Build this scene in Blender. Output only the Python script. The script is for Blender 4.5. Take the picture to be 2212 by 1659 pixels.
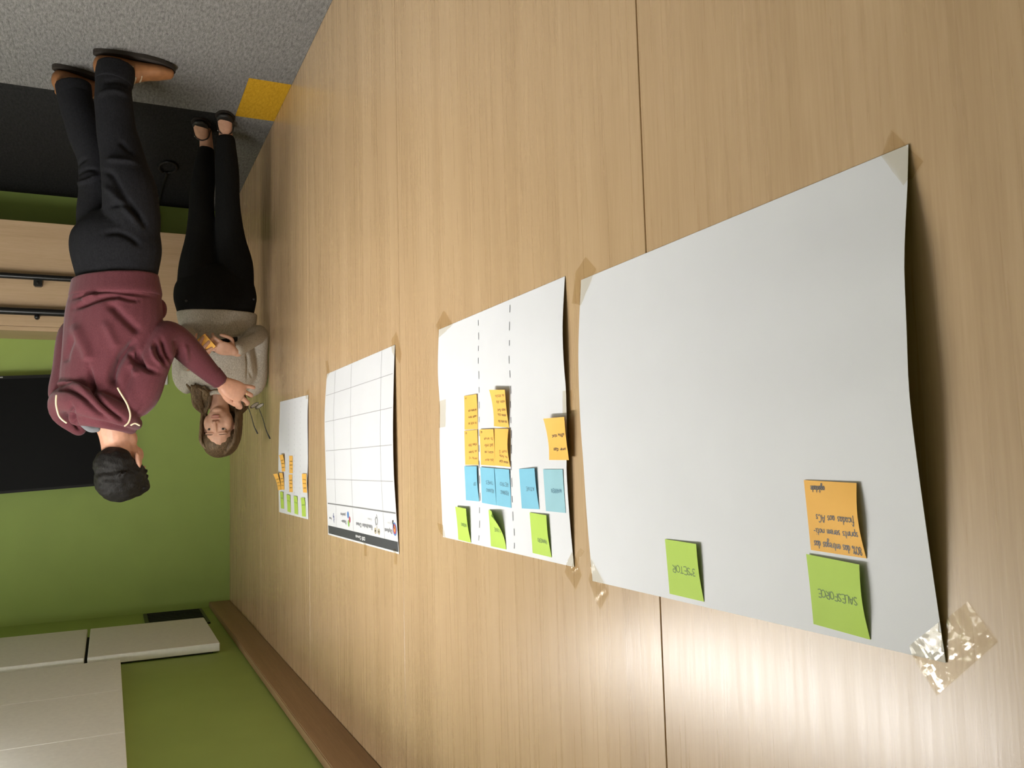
import bpy, bmesh, math, random
import numpy as np
from mathutils import Vector, Matrix

for o in list(bpy.data.objects):
    bpy.data.objects.remove(o, do_unlink=True)
scene = bpy.context.scene
COL = scene.collection
rnd = random.Random(7)

# ------------------------------------------------------------------ camera
def look(yaw, pitch, roll):
    cy, sy, cp, sp = math.cos(yaw), math.sin(yaw), math.cos(pitch), math.sin(pitch)
    f = Vector((cy*cp, sy*cp, sp)); r = Vector((sy, -cy, 0)); u = r.cross(f)
    return r*math.cos(roll)+u*math.sin(roll), u*math.cos(roll)-r*math.sin(roll), f
cam_d = bpy.data.cameras.new('camera'); cam = bpy.data.objects.new('camera', cam_d); COL.objects.link(cam)
R_, U_, F_ = look(0.44539, -0.083575, -0.026695)
# the phone was held upside down: camera right and up are both negated
cam.matrix_world = Matrix(((-R_.x, -U_.x, -F_.x, 0.0), (-R_.y, -U_.y, -F_.y, -0.725), (-R_.z, -U_.z, -F_.z, 1.685), (0, 0, 0, 1)))
cam_d.sensor_width = 36; cam_d.lens = 1830/2212*36; cam_d.clip_start = 0.02
scene.camera = cam

# ------------------------------------------------------------------ world, exposure, main lights
w = bpy.data.worlds.new('room_air'); scene.world = w; w.use_nodes = True
w.node_tree.nodes['Background'].inputs[0].default_value = (1.0, 0.93, 0.82, 1)
w.node_tree.nodes['Background'].inputs[1].default_value = 0.02
vs = scene.view_settings
vs.view_transform = 'Standard'; vs.look = 'None'; vs.gamma = 1; vs.use_curve_mapping = False
vs.exposure = 0.0
LAMPS = [
    (2.30, -1.36, 2.49, 1.7, 0.16, 54, (1, .985, .97), 'long slim lamp mounted under the white ceiling raft near the wood wall'),
    (3.4, -2.9, 2.48, 1.2, 0.3, 2, (1, .985, .97), 'added dim fill lamp overhead by the right wall of the room')]  # weak fill lamp added to lift the shade, no known fixture here
def area(name, loc, sx, sy, power, color, rot=(0, 0, 0)):
    d = bpy.data.lights.new(name, 'AREA'); d.shape = 'RECTANGLE'; d.size = sx; d.size_y = sy
    d.energy = power; d.color = color
    o = bpy.data.objects.new(name, d); COL.objects.link(o); o.location = loc; o.rotation_euler = rot
    return o

# ------------------------------------------------------------------ helpers
def tag(o, label=None, cat=None, group=None, kind=None):
    if label: o['label'] = label
    if cat: o['category'] = cat
    if group: o['group'] = group
    if kind: o['kind'] = kind
    return o
def empty(name, loc, label=None, cat=None, group=None):
    o = bpy.data.objects.new(name, None); COL.objects.link(o); o.location = loc
    o.empty_display_size = 0.05
    return tag(o, label, cat, group)
def origin(o):
    t = o.location.copy()
    return t if o.parent is None else t+o.matrix_parent_inverse.translation+origin(o.parent)
def link(name, me, mat=None, parent=None, smooth=False):
    if mat is not None and len(me.materials) == 0: me.materials.append(mat)
    if smooth:
        me.polygons.foreach_set('use_smooth', [True]*len(me.polygons))
    o = bpy.data.objects.new(name, me); COL.objects.link(o)
    if parent is not None:
        o.parent = parent
        o.matrix_parent_inverse = Matrix.Translation(-origin(parent))
    return o
def mesh(name, V, F, mat=None, parent=None, smooth=False):
    me = bpy.data.meshes.new(name)
    me.from_pydata([tuple(map(float, v)) for v in V], [], [tuple(map(int, f)) for f in F]); me.update()
    return link(name, me, mat, parent, smooth)
def box(name, lo, hi, mat, parent=None, bevel=0.0, seg=2):
    bm = bmesh.new(); bmesh.ops.create_cube(bm, size=1)
    lo = Vector(lo); hi = Vector(hi)
    for v in bm.verts:
        v.co = Vector([lo[i] + (v.co[i]+.5)*(hi[i]-lo[i]) for i in range(3)])
    if bevel > 0:
        bmesh.ops.bevel(bm, geom=bm.edges[:], offset=bevel, segments=seg, affect='EDGES')
    me = bpy.data.meshes.new(name); bm.to_mesh(me); bm.free()
    return link(name, me, mat, parent)
def crs(P, k):
    """Catmull-Rom resample of an N x d array, k steps per span."""
    P = np.asarray(P, float)
    if len(P) < 3 or k <= 1: return P
    Q = np.vstack([2*P[0]-P[1], P, 2*P[-1]-P[-2]]); out = []
    for i in range(1, len(Q)-2):
        for t in np.arange(k)/k:
            a, b, c, d = Q[i-1], Q[i], Q[i+1], Q[i+2]
            out.append(.5*(2*b+(c-a)*t+(2*a-5*b+4*c-d)*t*t+(3*b-a-3*c+d)*t**3))
    out.append(P[-1]); return np.array(out)
def tube(P, R, side=None, n=14, k=4, cap=True, capmax=0.03):
    """closed tube along P; R is a radius or a pair (along side, across) per point; returns V, F"""
    P = np.asarray(P, float); R = [(r, r) if np.isscalar(r) else tuple(r) for r in R]
    A = crs(np.hstack([P, np.array(R, float)]), k); P = A[:, :3]; R = np.maximum(A[:, 3:], 1e-4)
    T = np.gradient(P, axis=0); T /= np.linalg.norm(T, axis=1)[:, None]+1e-12
    if cap:
        ts = np.radians([80, 55, 28])
        h = [P[0]-T[0]*min(min(R[0]), capmax)*math.sin(t) for t in ts]; hr = [R[0]*math.cos(t) for t in ts]
        e = [P[-1]+T[-1]*min(min(R[-1]), capmax)*math.sin(t) for t in ts[::-1]]; er = [R[-1]*math.cos(t) for t in ts[::-1]]
        P = np.vstack([h, P, e]); R = np.vstack([hr, R, er]); T = np.vstack([[T[0]]*3, T, [T[-1]]*3])
    s = np.array(side if side is not None else ((0, 0, 1) if abs(T[len(T)//2][2]) < .8 else (1, 0, 0)), float)
    V = []; F = []; a = None
    for i in range(len(P)):
        b0 = s if (side is not None or a is None) else a
        a = b0-T[i]*(b0@T[i]); a /= np.linalg.norm(a)+1e-12; b = np.cross(T[i], a)
        for j in range(n):
            th = 2*math.pi*j/n
            V.append(P[i]+a*R[i][0]*math.cos(th)+b*R[i][1]*math.sin(th))
    m = len(P)
    for i in range(m-1):
        for j in range(n):
            F.append((i*n+j, i*n+(j+1) % n, (i+1)*n+(j+1) % n, (i+1)*n+j))
    F.append(tuple(range(n))[::-1]); F.append(tuple((m-1)*n+j for j in range(n)))
    return np.array(V), F
def ell(c, r, ax=None, nu=20, nv=12):
    """ellipsoid; ax = three axis vectors"""
    ax = np.eye(3) if ax is None else np.asarray(ax, float); V = []; F = []
    for i in range(1, nv):
        ph = math.pi*i/nv
        for j in range(nu):
            th = 2*math.pi*j/nu
            l = (r[0]*math.sin(ph)*math.cos(th), r[1]*math.sin(ph)*math.sin(th), r[2]*math.cos(ph))
            V.append(np.asarray(c, float)+l[0]*ax[0]+l[1]*ax[1]+l[2]*ax[2])
    t = len(V); V.append(np.asarray(c, float)+r[2]*ax[2]); b = len(V); V.append(np.asarray(c, float)-r[2]*ax[2])
    for i in range(nv-2):
        for j in range(nu):
            F.append((i*nu+j, (i+1)*nu+j, (i+1)*nu+(j+1) % nu, i*nu+(j+1) % nu))
    for j in range(nu):
        F.append((t, j, (j+1) % nu)); F.append((b, (nv-2)*nu+(j+1) % nu, (nv-2)*nu+j))
    return np.array(V), F
def join(parts):
    V = []; F = []; n = 0
    for v, f in parts:
        V.append(v); F += [tuple(i+n for i in q) for q in f]; n += len(v)
    return np.vstack(V), F
def fuse(name, parts, voxel, smooth, mat, parent=None, post=None):
    """union of closed shapes as ONE continuous surface"""
    V, F = join(parts)
    me = bpy.data.meshes.new('tmp'); me.from_pydata([tuple(map(float, v)) for v in V], [], F); me.update()
    bm = bmesh.new(); bm.from_mesh(me); bmesh.ops.recalc_face_normals(bm, faces=bm.faces[:]); bm.to_mesh(me); bm.free()
    o = bpy.data.objects.new('tmp', me); COL.objects.link(o)
    m = o.modifiers.new('r', 'REMESH'); m.mode = 'VOXEL'; m.voxel_size = voxel
    s = o.modifiers.new('s', 'SMOOTH'); s.factor = 0.5; s.iterations = smooth
    dg = bpy.context.evaluated_depsgraph_get(); dg.update()
    out = bpy.data.meshes.new_from_object(o.evaluated_get(dg)); out.name = name
    bpy.data.objects.remove(o, do_unlink=True); bpy.data.meshes.remove(me)
    out.materials.clear()
    if post is not None:
        n = len(out.vertices); co = np.empty(n*3, np.float32); no = np.empty(n*3, np.float32)
        out.vertices.foreach_get('co', co); out.vertices.foreach_get('normal', no)
        co = post(co.reshape(-1, 3).astype(float), no.reshape(-1, 3).astype(float))
        out.vertices.foreach_set('co', co.astype(np.float32).ravel()); out.update()
    return link(name, out, mat, parent, True)

# ------------------------------------------------------------------ materials
def mat_new(name):
    m = bpy.data.materials.new(name); m.use_nodes = True
    nt = m.node_tree; return m, nt, nt.nodes['Principled BSDF']
def nd(nt, typ, **kw):
    n = nt.nodes.new(typ)
    for k, v in kw.items():
        if k in n.inputs: n.inputs[k].default_value = v
        else: setattr(n, k, v)
    return n
def ramp(nt, stops):
    r = nt.nodes.new('ShaderNodeValToRGB'); e = r.color_ramp.elements
    while len(e) < len(stops): e.new(0.5)
    for i, (p, c) in enumerate(stops): e[i].position = p; e[i].color = (*c, 1)
    return r
def simple(name, col, rough=0.6, metal=0.0, spec=0.5, noise=0.0, nscale=40, bump=0.0, bscale=400, stretch=(1, 1, 1)):
    m, nt, p = mat_new(name)
    p.inputs['Base Color'].default_value = (*col, 1); p.inputs['Roughness'].default_value = rough
    p.inputs['Metallic'].default_value = metal; p.inputs['Specular IOR Level'].default_value = spec
    if noise or bump:
        tc = nd(nt, 'ShaderNodeTexCoord'); mp = nd(nt, 'ShaderNodeMapping'); mp.inputs['Scale'].default_value = stretch
        nt.links.new(tc.outputs['Object'], mp.inputs[0])
    if noise:
        n = nd(nt, 'ShaderNodeTexNoise', Scale=nscale, Detail=3.0); nt.links.new(mp.outputs[0], n.inputs['Vector'])
        r = ramp(nt, [(0.3, tuple(c*(1-noise) for c in col)), (0.7, tuple(min(1, c*(1+noise)) for c in col))])
        nt.links.new(n.outputs['Fac'], r.inputs[0]); nt.links.new(r.outputs[0], p.inputs['Base Color'])
    if bump:
        n = nd(nt, 'ShaderNodeTexNoise', Scale=bscale, Detail=2.0); nt.links.new(mp.outputs[0], n.inputs['Vector'])
        b = nd(nt, 'ShaderNodeBump', Strength=bump, Distance=0.002)
        nt.links.new(n.outputs['Fac'], b.inputs['Height']); nt.links.new(b.outputs[0], p.inputs['Normal'])
    return m
def wood(name, dark, mid, light, rough=0.34, axis='z', per_object=True):
    m, nt, p = mat_new(name)
    tc = nd(nt, 'ShaderNodeTexCoord'); src = tc.outputs['Object']
    if per_object:
        oi = nd(nt, 'ShaderNodeObjectInfo'); mul = nd(nt, 'ShaderNodeMath', operation='MULTIPLY'); mul.inputs[1].default_value = 37.0
        nt.links.new(oi.outputs['Random'], mul.inputs[0])
        add = nd(nt, 'ShaderNodeVectorMath', operation='ADD'); nt.links.new(src, add.inputs[0]); nt.links.new(mul.outputs[0], add.inputs[1]); src = add.outputs[0]
    def layer(sc, scale, detail, dist=0.0):
        mp = nd(nt, 'ShaderNodeMapping'); mp.inputs['Scale'].default_value = sc if axis == 'z' else (sc[2], sc[1], sc[0]) if axis == 'x' else (sc[0], sc[2], sc[1])
        nt.links.new(src, mp.inputs[0])
        n = nd(nt, 'ShaderNodeTexNoise', Scale=scale, Detail=detail, Distortion=dist); nt.links.new(mp.outputs[0], n.inputs['Vector']); return n.outputs['Fac']
    broad = layer((1, 1, 0.05), 9.0, 3.0, 0.4); fine = layer((1, 1, 0.022), 95.0, 3.0, 0.3); pore = layer((1, 1, 0.05), 330.0, 1.0)
    def mix(a, b, f):
        x = nd(nt, 'ShaderNodeMix', data_type='FLOAT'); x.inputs[0].default_value = f; nt.links.new(a, x.inputs[2]); nt.links.new(b, x.inputs[3]); return x.outputs[0]
    g = mix(mix(broad, fine, 0.38), pore, 0.2)
    r = ramp(nt, [(0.36, dark), (0.5, mid), (0.64, light)]); nt.links.new(g, r.inputs[0]); nt.links.new(r.outputs[0], p.inputs['Base Color'])
    rr = nd(nt, 'ShaderNodeMapRange'); rr.inputs['To Min'].default_value = rough-0.05; rr.inputs['To Max'].default_value = rough+0.08
    nt.links.new(fine, rr.inputs['Value']); nt.links.new(rr.outputs[0], p.inputs['Roughness'])
    b = nd(nt, 'ShaderNodeBump', Strength=0.09, Distance=0.0012); nt.links.new(mix(fine, pore, 0.5), b.inputs['Height']); nt.links.new(b.outputs[0], p.inputs['Normal'])
    p.inputs['Specular IOR Level'].default_value = 0.5
    return m
def carpet(name, c0, c1):
    m, nt, p = mat_new(name)
    tc = nd(nt, 'ShaderNodeNewGeometry'); mp = nd(nt, 'ShaderNodeMapping'); mp.inputs['Scale'].default_value = (0.42, 1.35, 1)
    nt.links.new(tc.outputs['Position'], mp.inputs[0])
    n = nd(nt, 'ShaderNodeTexNoise', Scale=78.0, Detail=4.0, Roughness=0.75); nt.links.new(mp.outputs[0], n.inputs['Vector'])
    r = ramp(nt, [(0.33, c0), (0.66, c1)]); nt.links.new(n.outputs['Fac'], r.inputs[0]); nt.links.new(r.outputs[0], p.inputs['Base Color'])
    n2 = nd(nt, 'ShaderNodeTexNoise', Scale=260.0, Detail=2.0); nt.links.new(mp.outputs[0], n2.inputs['Vector'])
    b = nd(nt, 'ShaderNodeBump', Strength=0.7, Distance=0.006); nt.links.new(n2.outputs['Fac'], b.inputs['Height']); nt.links.new(b.outputs[0], p.inputs['Normal'])
    p.inputs['Roughness'].default_value = 0.95; p.inputs['Specular IOR Level'].default_value = 0.1
    return m
M = {}
M['wood'] = wood('oak_laminate', (0.45, 0.300, 0.162), (0.505, 0.343, 0.19), (0.558, 0.388, 0.222), 0.27)
M['wood_trim'] = wood('brown_trim_wood', (0.30, 0.18, 0.09), (0.36, 0.22, 0.115), (0.42, 0.27, 0.145), 0.5, 'x')
M['wood_y'] = wood('oak_counter_wood', (0.50, 0.34, 0.20), (0.57, 0.395, 0.24), (0.62, 0.44, 0.28), 0.45, 'y')
M['green'] = simple('lime_wall_paint', (0.33, 0.445, 0.108), 0.6, noise=0.03, nscale=6, bump=0.08, bscale=300)
M['white_wall'] = simple('off_white_paint', (0.7, 0.69, 0.65), 0.7, noise=0.02, nscale=5)
M['raft'] = simple('white_ceiling_board', (0.86, 0.86, 0.80), 0.75, noise=0.03, nscale=60, bump=0.1, bscale=500)
M['grey'] = carpet('grey_loop_carpet', (0.105, 0.101, 0.095), (0.24, 0.232, 0.22))
M['blackc'] = carpet('black_loop_carpet', (0.011, 0.011, 0.011), (0.025, 0.0245, 0.024))
M['yellowc'] = carpet('yellow_loop_carpet', (0.40, 0.215, 0.010), (0.58, 0.33, 0.022))
M['paper'] = simple('white_paper', (0.735, 0.738, 0.757), 0.55, spec=0.3, noise=0.012, nscale=12, bump=0.05, bscale=900)
M['poster_paper'] = simple('poster_print_paper', (0.66, 0.662, 0.675), 0.5, spec=0.3, noise=0.01, nscale=12)
M['dark_gap'] = simple('dark_recess', (0.012, 0.012, 0.012), 0.8)
M['black_metal'] = simple('black_powder_metal', (0.012, 0.012, 0.012), 0.35, noise=0.1)
M['tv'] = simple('dark_screen', (0.004, 0.004, 0.0045), 0.45, spec=0.12)
M['tv_frame'] = simple('black_plastic', (0.010, 0.010, 0.010), 0.5, spec=0.25)
M['white_plastic'] = simple('white_plastic', (0.72, 0.72, 0.70), 0.35)

# ------------------------------------------------------------------ the room
XF, ZC = 5.87, 2.61
fl = box('floor', (-1.6, -3.4, -0.12), (XF+0.1, 0.1, -0.012), M['dark_gap']); tag(fl, kind='structure')
# carpet tiles laid in a 45 cm grid; only one is yellow, a black field lies before the far wall
P_ = 0.45; x0 = 3.735-P_*11
tile_bm = {}
def tile_mesh(nm, w_, d_):
    key = (nm, round(w_, 3), round(d_, 3))
    if key not in tile_bm:
        bm = bmesh.new(); bmesh.ops.create_cube(bm, size=1)
        for v in bm.verts: v.co = Vector(((v.co.x)*(w_-.0003), v.co.y*(d_-.0003), v.co.z*.012))
        bmesh.ops.bevel(bm, geom=[e for e in bm.edges if e.verts[0].co.z > 0 and e.verts[1].co.z > 0], offset=0.0004, segments=1, affect='EDGES')
        me = bpy.data.meshes.new('carpet_tile'); bm.to_mesh(me); bm.free(); me.materials.append(M[nm]); tile_bm[key] = me
    return tile_bm[key]
ys = [0.0, -0.185]+[-0.185-P_*i for i in range(1, 8)]
for i in range(17):
    xa = x0+P_*i; xb = min(xa+P_, XF)
    if xb-xa < .02 or xb < -1.2: continue
    for j in range(len(ys)-1):
        kind = 'grey'
        if i == 11 and j == 0: kind = 'yellowc'
        if i >= 12 and j >= 1: kind = 'blackc'
        t = link('carpet_tile', tile_mesh(kind, xb-xa, ys[j]-ys[j+1]), None, fl)
        t.location = ((xa+xb)/2, (ys[j]+ys[j+1])/2, -0.006)
        if kind == 'yellowc': t['label'] = 'yellow carpet tile against the wood wall'

wl = box('wall_left', (-1.6, 0.018, -0.02), (XF+0.1, 0.12, ZC+0.05), M['dark_gap']); tag(wl, kind='structure')
seams = [-1.385, -0.155, 1.040, 2.232, 3.424, 4.616, XF]
for a, b in zip(seams[:-1], seams[1:]):
    o = box('panel', (-(b-a)/2+.0012, -0.009, -1.3), ((b-a)/2-.0012, 0.009, 1.3), M['wood'], wl, bevel=0.0008, seg=1)
    o.matrix_parent_inverse = Matrix.Identity(4); o.location = ((a+b)/2, 0.009, 1.3)
tr = box('trim_1', (-1.4, -0.128, 2.576), (XF-0.002, 0.0, ZC), M['wood_trim'], bevel=0.003); tag(tr, kind='structure')
tag(box('wall_far', (XF, -3.4, -0.02), (XF+0.1, 0.1, ZC+0.05), M['green']), kind='structure')
tag(box('ceiling', (-1.6, -3.4, ZC), (XF+0.1, 0.1, ZC+0.1), M['green']), kind='structure')
tag(box('wall_right', (-1.6, -3.5, -0.02), (XF+0.1, -3.4, ZC+0.05), M['white_wall']), kind='structure')
tag(box('wall_back', (-1.7, -3.5, -0.02), (-1.6, 0.12, ZC+0.05), M['green']), kind='structure')

# white ceiling rafts
def raft(name, xs, y0, y1, z0, z1, label):
    r = empty(name, ((xs[0]+xs[-1])/2, (y0+y1)/2, z0), label, 'ceiling panel')
    return r
r1 = raft('ceiling_raft', (2.0, 4.385), -0.662, -2.46, 2.572, ZC, 'large white ceiling raft of boards with hairline joints near the camera')
e = [4.385-0.593*i for i in range(8)]
for i in range(7):
    for (ya, yb) in ((-0.662, -1.262), (-1.262, -1.862), (-1.862, -2.462)):
        box('ceiling_board', (e[i+1]+.0018, yb+.0018, 2.572), (e[i]-.0018, ya-.0018, 2.600), M['raft'], r1, bevel=0.0015, seg=1)
box('backing', (e[7]+.02, -2.44, 2.599), (4.36, -0.69, ZC), M['dark_gap'], r1)
r2 = raft('ceiling_raft', (4.44, 5.21), -0.222, -2.6, 2.56, ZC, 'narrow white ceiling raft along the far green wall with one dark joint')
for ya, yb in ((-0.222, -0.801), (-0.815, -1.70), (-1.714, -2.6)):
    box('ceiling_board', (4.44, yb, 2.56), (5.21, ya, 2.600), M['raft'], r2, bevel=0.003, seg=1)
box('backing', (4.47, -2.57, 2.599), (5.18, -0.25, ZC), M['dark_gap'], r2)
# black air grille in the ceiling behind the narrow raft
vt = empty('air_grille', (5.54, -0.35, 2.598), 'black slotted air grille in the green ceiling beside the wood wall', 'vent')
box('grille_frame', (5.27, -0.52, 2.600), (5.79, -0.18, ZC), M['black_metal'], vt)
for i in range(9):
    box('slat', (5.30+i*.054, -0.50, 2.592), (5.312+i*.054, -0.20, 2.602), M['black_metal'], vt)

# ceiling lamp and an added fill lamp (outside the frame to the left of the photograph, they light the room)
M['lamp'] = mat_new('lamp_diffuser')[0]
_p = M['lamp'].node_tree.nodes['Principled BSDF']; _p.inputs['Emission Color'].default_value = (1, 0.985, 0.97, 1); _p.inputs['Emission Strength'].default_value = 18.0
for (lx, ly, lz, sx, sy, pw, colr, lab) in LAMPS:
    L = empty('ceiling_lamp', (lx, ly, lz), lab, 'lamp')
    zt = 2.572 if ly > -2.46 and lx < 4.38 else ZC
    box('housing', (lx-sx/2-.015, ly-.04, zt-.012), (lx+sx/2+.015, ly+.04, zt), M['white_plastic'], L, bevel=.003)
    box('diffuser', (lx-sx/2, ly-sy/2, lz), (lx+sx/2, ly+sy/2, zt-.013), M['lamp'], L)
    a_ = area('lamp_light', (lx, ly, lz-.01), sx, sy, pw, colr); a_.parent = L; a_.matrix_parent_inverse = Matrix.Translation((-lx, -ly, -lz))

# ------------------------------------------------------------------ far wall furniture
ct = empty('wall_counter', (5.68, -1.2, 0.27), 'light oak wall-hung counter box with two black rails on its front', 'counter')
box('front_panel', (5.500, -2.4, 0.27), (5.522, -0.03, 0.880), M['wood_y'], ct, bevel=.002)
box('top_panel', (5.500, -2.4, 0.881), (XF-.001, -0.03, 0.906), M['wood_y'], ct, bevel=.002)
box('side_panel', (5.523, -0.052, 0.27), (XF-.001, -0.03, 0.880), M['wood_y'], ct)
box('bottom_panel', (5.523, -2.4, 0.27), (XF-.001, -0.053, 0.29), M['wood_y'], ct)
for zc, rr_, up in ((0.601, .017, 1), (0.802, .021, 0)):
    v, f = tube([(5.462, -2.3, zc), (5.462, -0.62, zc)], [rr_, rr_], n=16, k=1); rl = mesh('rail', v, f, M['black_metal'], ct, True)
    for yb in (-1.10, -1.9, -0.68):
        box('rail_bracket', (5.455, yb-.022, zc-.006), (5.500, yb+.022, zc+(.052 if up else .02)), M['black_metal'], rl, bevel=.005)
        v, f = tube([(5.444, yb, zc+(.036 if up else .032)), (5.462, yb, zc+(.036 if up else .032))], [.014 if not up else .007]*2, n=14, k=1); mesh('bolt', v, f, M['black_metal'], rl, True)
tv = empty('television', (5.80, -1.25, 1.45), 'large dark flat television on the far green wall', 'television')
ang = math.radians(-3.0)
def tvp(y, z): 
    dy, dz = y+0.60, z-1.46; return (dy*math.cos(ang)-dz*math.sin(ang)-0.60, dy*math.sin(ang)+dz*math.cos(ang)+1.46)
def tvslab(name, y0, y1, z0, z1, xa, xb, m):
    q = [tvp(y0, z0), tvp(y1, z0), tvp(y1, z1), tvp(y0, z1)]
    V = [(xa, a, b) for a, b in q]+[(xb, a, b) for a, b in q]
    F = [(0, 3, 2, 1), (4, 5, 6, 7), (0, 1, 5, 4), (1, 2, 6, 5), (2, 3, 7, 6), (3, 0, 4, 7)]
    return mesh(name, V, F, m, tv)
tvslab('bezel', -1.86, -0.66, 1.105, 1.795, 5.775, 5.80, M['tv_frame'])
tvslab('screen', -1.845, -0.675, 1.125, 1.780, 5.772, 5.776, M['tv'])
tvslab('back_cover', -1.6, -0.9, 1.2, 1.7, 5.80, 5.83, M['tv_frame'])
tvslab('wall_mount', -1.4, -1.1, 1.3, 1.6, 5.83, XF-.001, M['black_metal'])
M['badge'] = simple('grey_badge_print', (0.4, 0.4, 0.4), 0.4)
tvslab('maker_badge', -1.32, -1.275, 1.1095, 1.1165, 5.7742, 5.776, M['badge'])
sw = empty('light_switch', (5.865, -0.42, 1.13), 'white light switch plate on the far green wall', 'switch')
box('plate', (5.858, -0.46, 1.085), (XF, -0.385, 1.175), M['white_plastic'], sw, bevel=.003)
box('rocker', (5.853, -0.44, 1.105), (5.859, -0.405, 1.155), M['white_plastic'], sw, bevel=.002)
# black cable lying in a loop on the black carpet, led up to the counter
th = np.linspace(0, 2*math.pi, 14)
pts = [(5.05+.10*math.cos(t), -0.44+.045*math.sin(t), .007+.004*i/13) for i, t in enumerate(th)]
pts += [(5.3, -.445, .008), (5.55, -.45, .008), (5.80, -.45, .012), (5.85, -.45, .06), (5.853, -.45, .262)]
v, f = tube(pts, [.007]*len(pts), n=8, k=3); tag(mesh('power_cable', v, f, M['tv_frame'], None, True), 'black cable with a loop lying on the black carpet below the counter', 'cable')

# ------------------------------------------------------------------ sheets taped to the wood wall
class Sheet:
    def __init__(s, C, hn, hf, mid=0.003):
        s.C = np.array(C); s.hn = hn; s.hf = hf; s.mid = mid
        s.N_ = [crs(np.array(list(zip(*h))), 8) for h in (hn, hf)]
    def h(s, u, v):
        g = lambda t: max(0, min(1, 1-t))**2.2
        q = [np.interp(v, n[:, 0], n[:, 1]) for n in s.N_]
        uu = min(max(u, 0), 1); vv = min(max(v, 0), 1)
        return .0015+q[0]*g(u)+q[1]*g(1-u)+s.mid*math.sin(math.pi*uu)*math.sin(math.pi*vv)*(1+.35*math.sin(5*u+2*v))
    def xz(s, u, v):
        C = s.C; return (C[0]*(1-u)+C[1]*u)*(1-v)+(C[3]*(1-u)+C[2]*u)*v
    def uv(s, x, z):
        u = v = .5
        for _ in range(8):
            C = s.C; P = s.xz(u, v); Ju = (C[1]-C[0])*(1-v)+(C[2]-C[3])*v; Jv = (C[3]-C[0])*(1-u)+(C[2]-C[1])*u
            d = np.linalg.solve(np.stack([Ju, Jv], 1), np.array([x, z])-P); u += d[0]; v += d[1]
        return u, v
    def S(s, u, v, off=0.0):
        p = s.xz(u, v); return np.array((p[0], -(s.h(u, v)+off), p[1]))
    def build(s, mat, parent, nu=30, nv=24, name='sheet'):
        return grid_solid(name, s.S, nu, nv, 0.0005, mat, parent)
def grid_solid(name, S, nu, nv, th, mat, parent):
    """a thin curved sheet with a back face and edges"""
    n = (nu+1)*(nv+1); V = [S(i/nu, j/nv, 0) for j in range(nv+1) for i in range(nu+1)]
    V += [S(i/nu, j/nv, -th) for j in range(nv+1) for i in range(nu+1)]
    F = []; ix = lambda i, j: j*(nu+1)+i
    for j in range(nv):
        for i in range(nu):
            F.append((ix(i, j), ix(i+1, j), ix(i+1, j+1), ix(i, j+1)))
            F.append((n+ix(i, j), n+ix(i, j+1), n+ix(i+1, j+1), n+ix(i+1, j)))
    rim = [(i, 0) for i in range(nu)]+[(nu, j) for j in range(nv)]+[(i, nv) for i in range(nu, 0, -1)]+[(0, j) for j in range(nv, 0, -1)]
    for q, (i, j) in enumerate(rim):                                # the cut edge has its own vertices so that it stays crisp
        k = rim[(q+1) % len(rim)]; b = len(V)
        V += [V[ix(i, j)], V[n+ix(i, j)], V[n+ix(*k)], V[ix(*k)]]; F.append((b, b+1, b+2, b+3))
    return mesh(name, V, F, mat, parent, True)
def stroke(lines, S, width, off, sx=1.0, sy=1.0):
    """pen strokes (lists of (u, v)) as flat ribbons lying on the surface S; sx, sy = metres per unit u, v"""
    V = []; F = []
    for L in lines:
        L = np.array(L, float)
        if len(L) < 2: continue
        D = np.gradient(L*np.array((sx, sy)), axis=0); D /= np.linalg.norm(D, axis=1)[:, None]+1e-9
        b = len(V)
        for p, d in zip(L, D):
            n = np.array((-d[1]/sx, d[0]/sy))*width/2
            V.append(S(p[0]+n[0], p[1]+n[1], off)); V.append(S(p[0]-n[0], p[1]-n[1], off))
        for i in range(len(L)-1): F.append((b+2*i, b+2*i+1, b+2*i+3, b+2*i+2))
    return V, F
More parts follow.
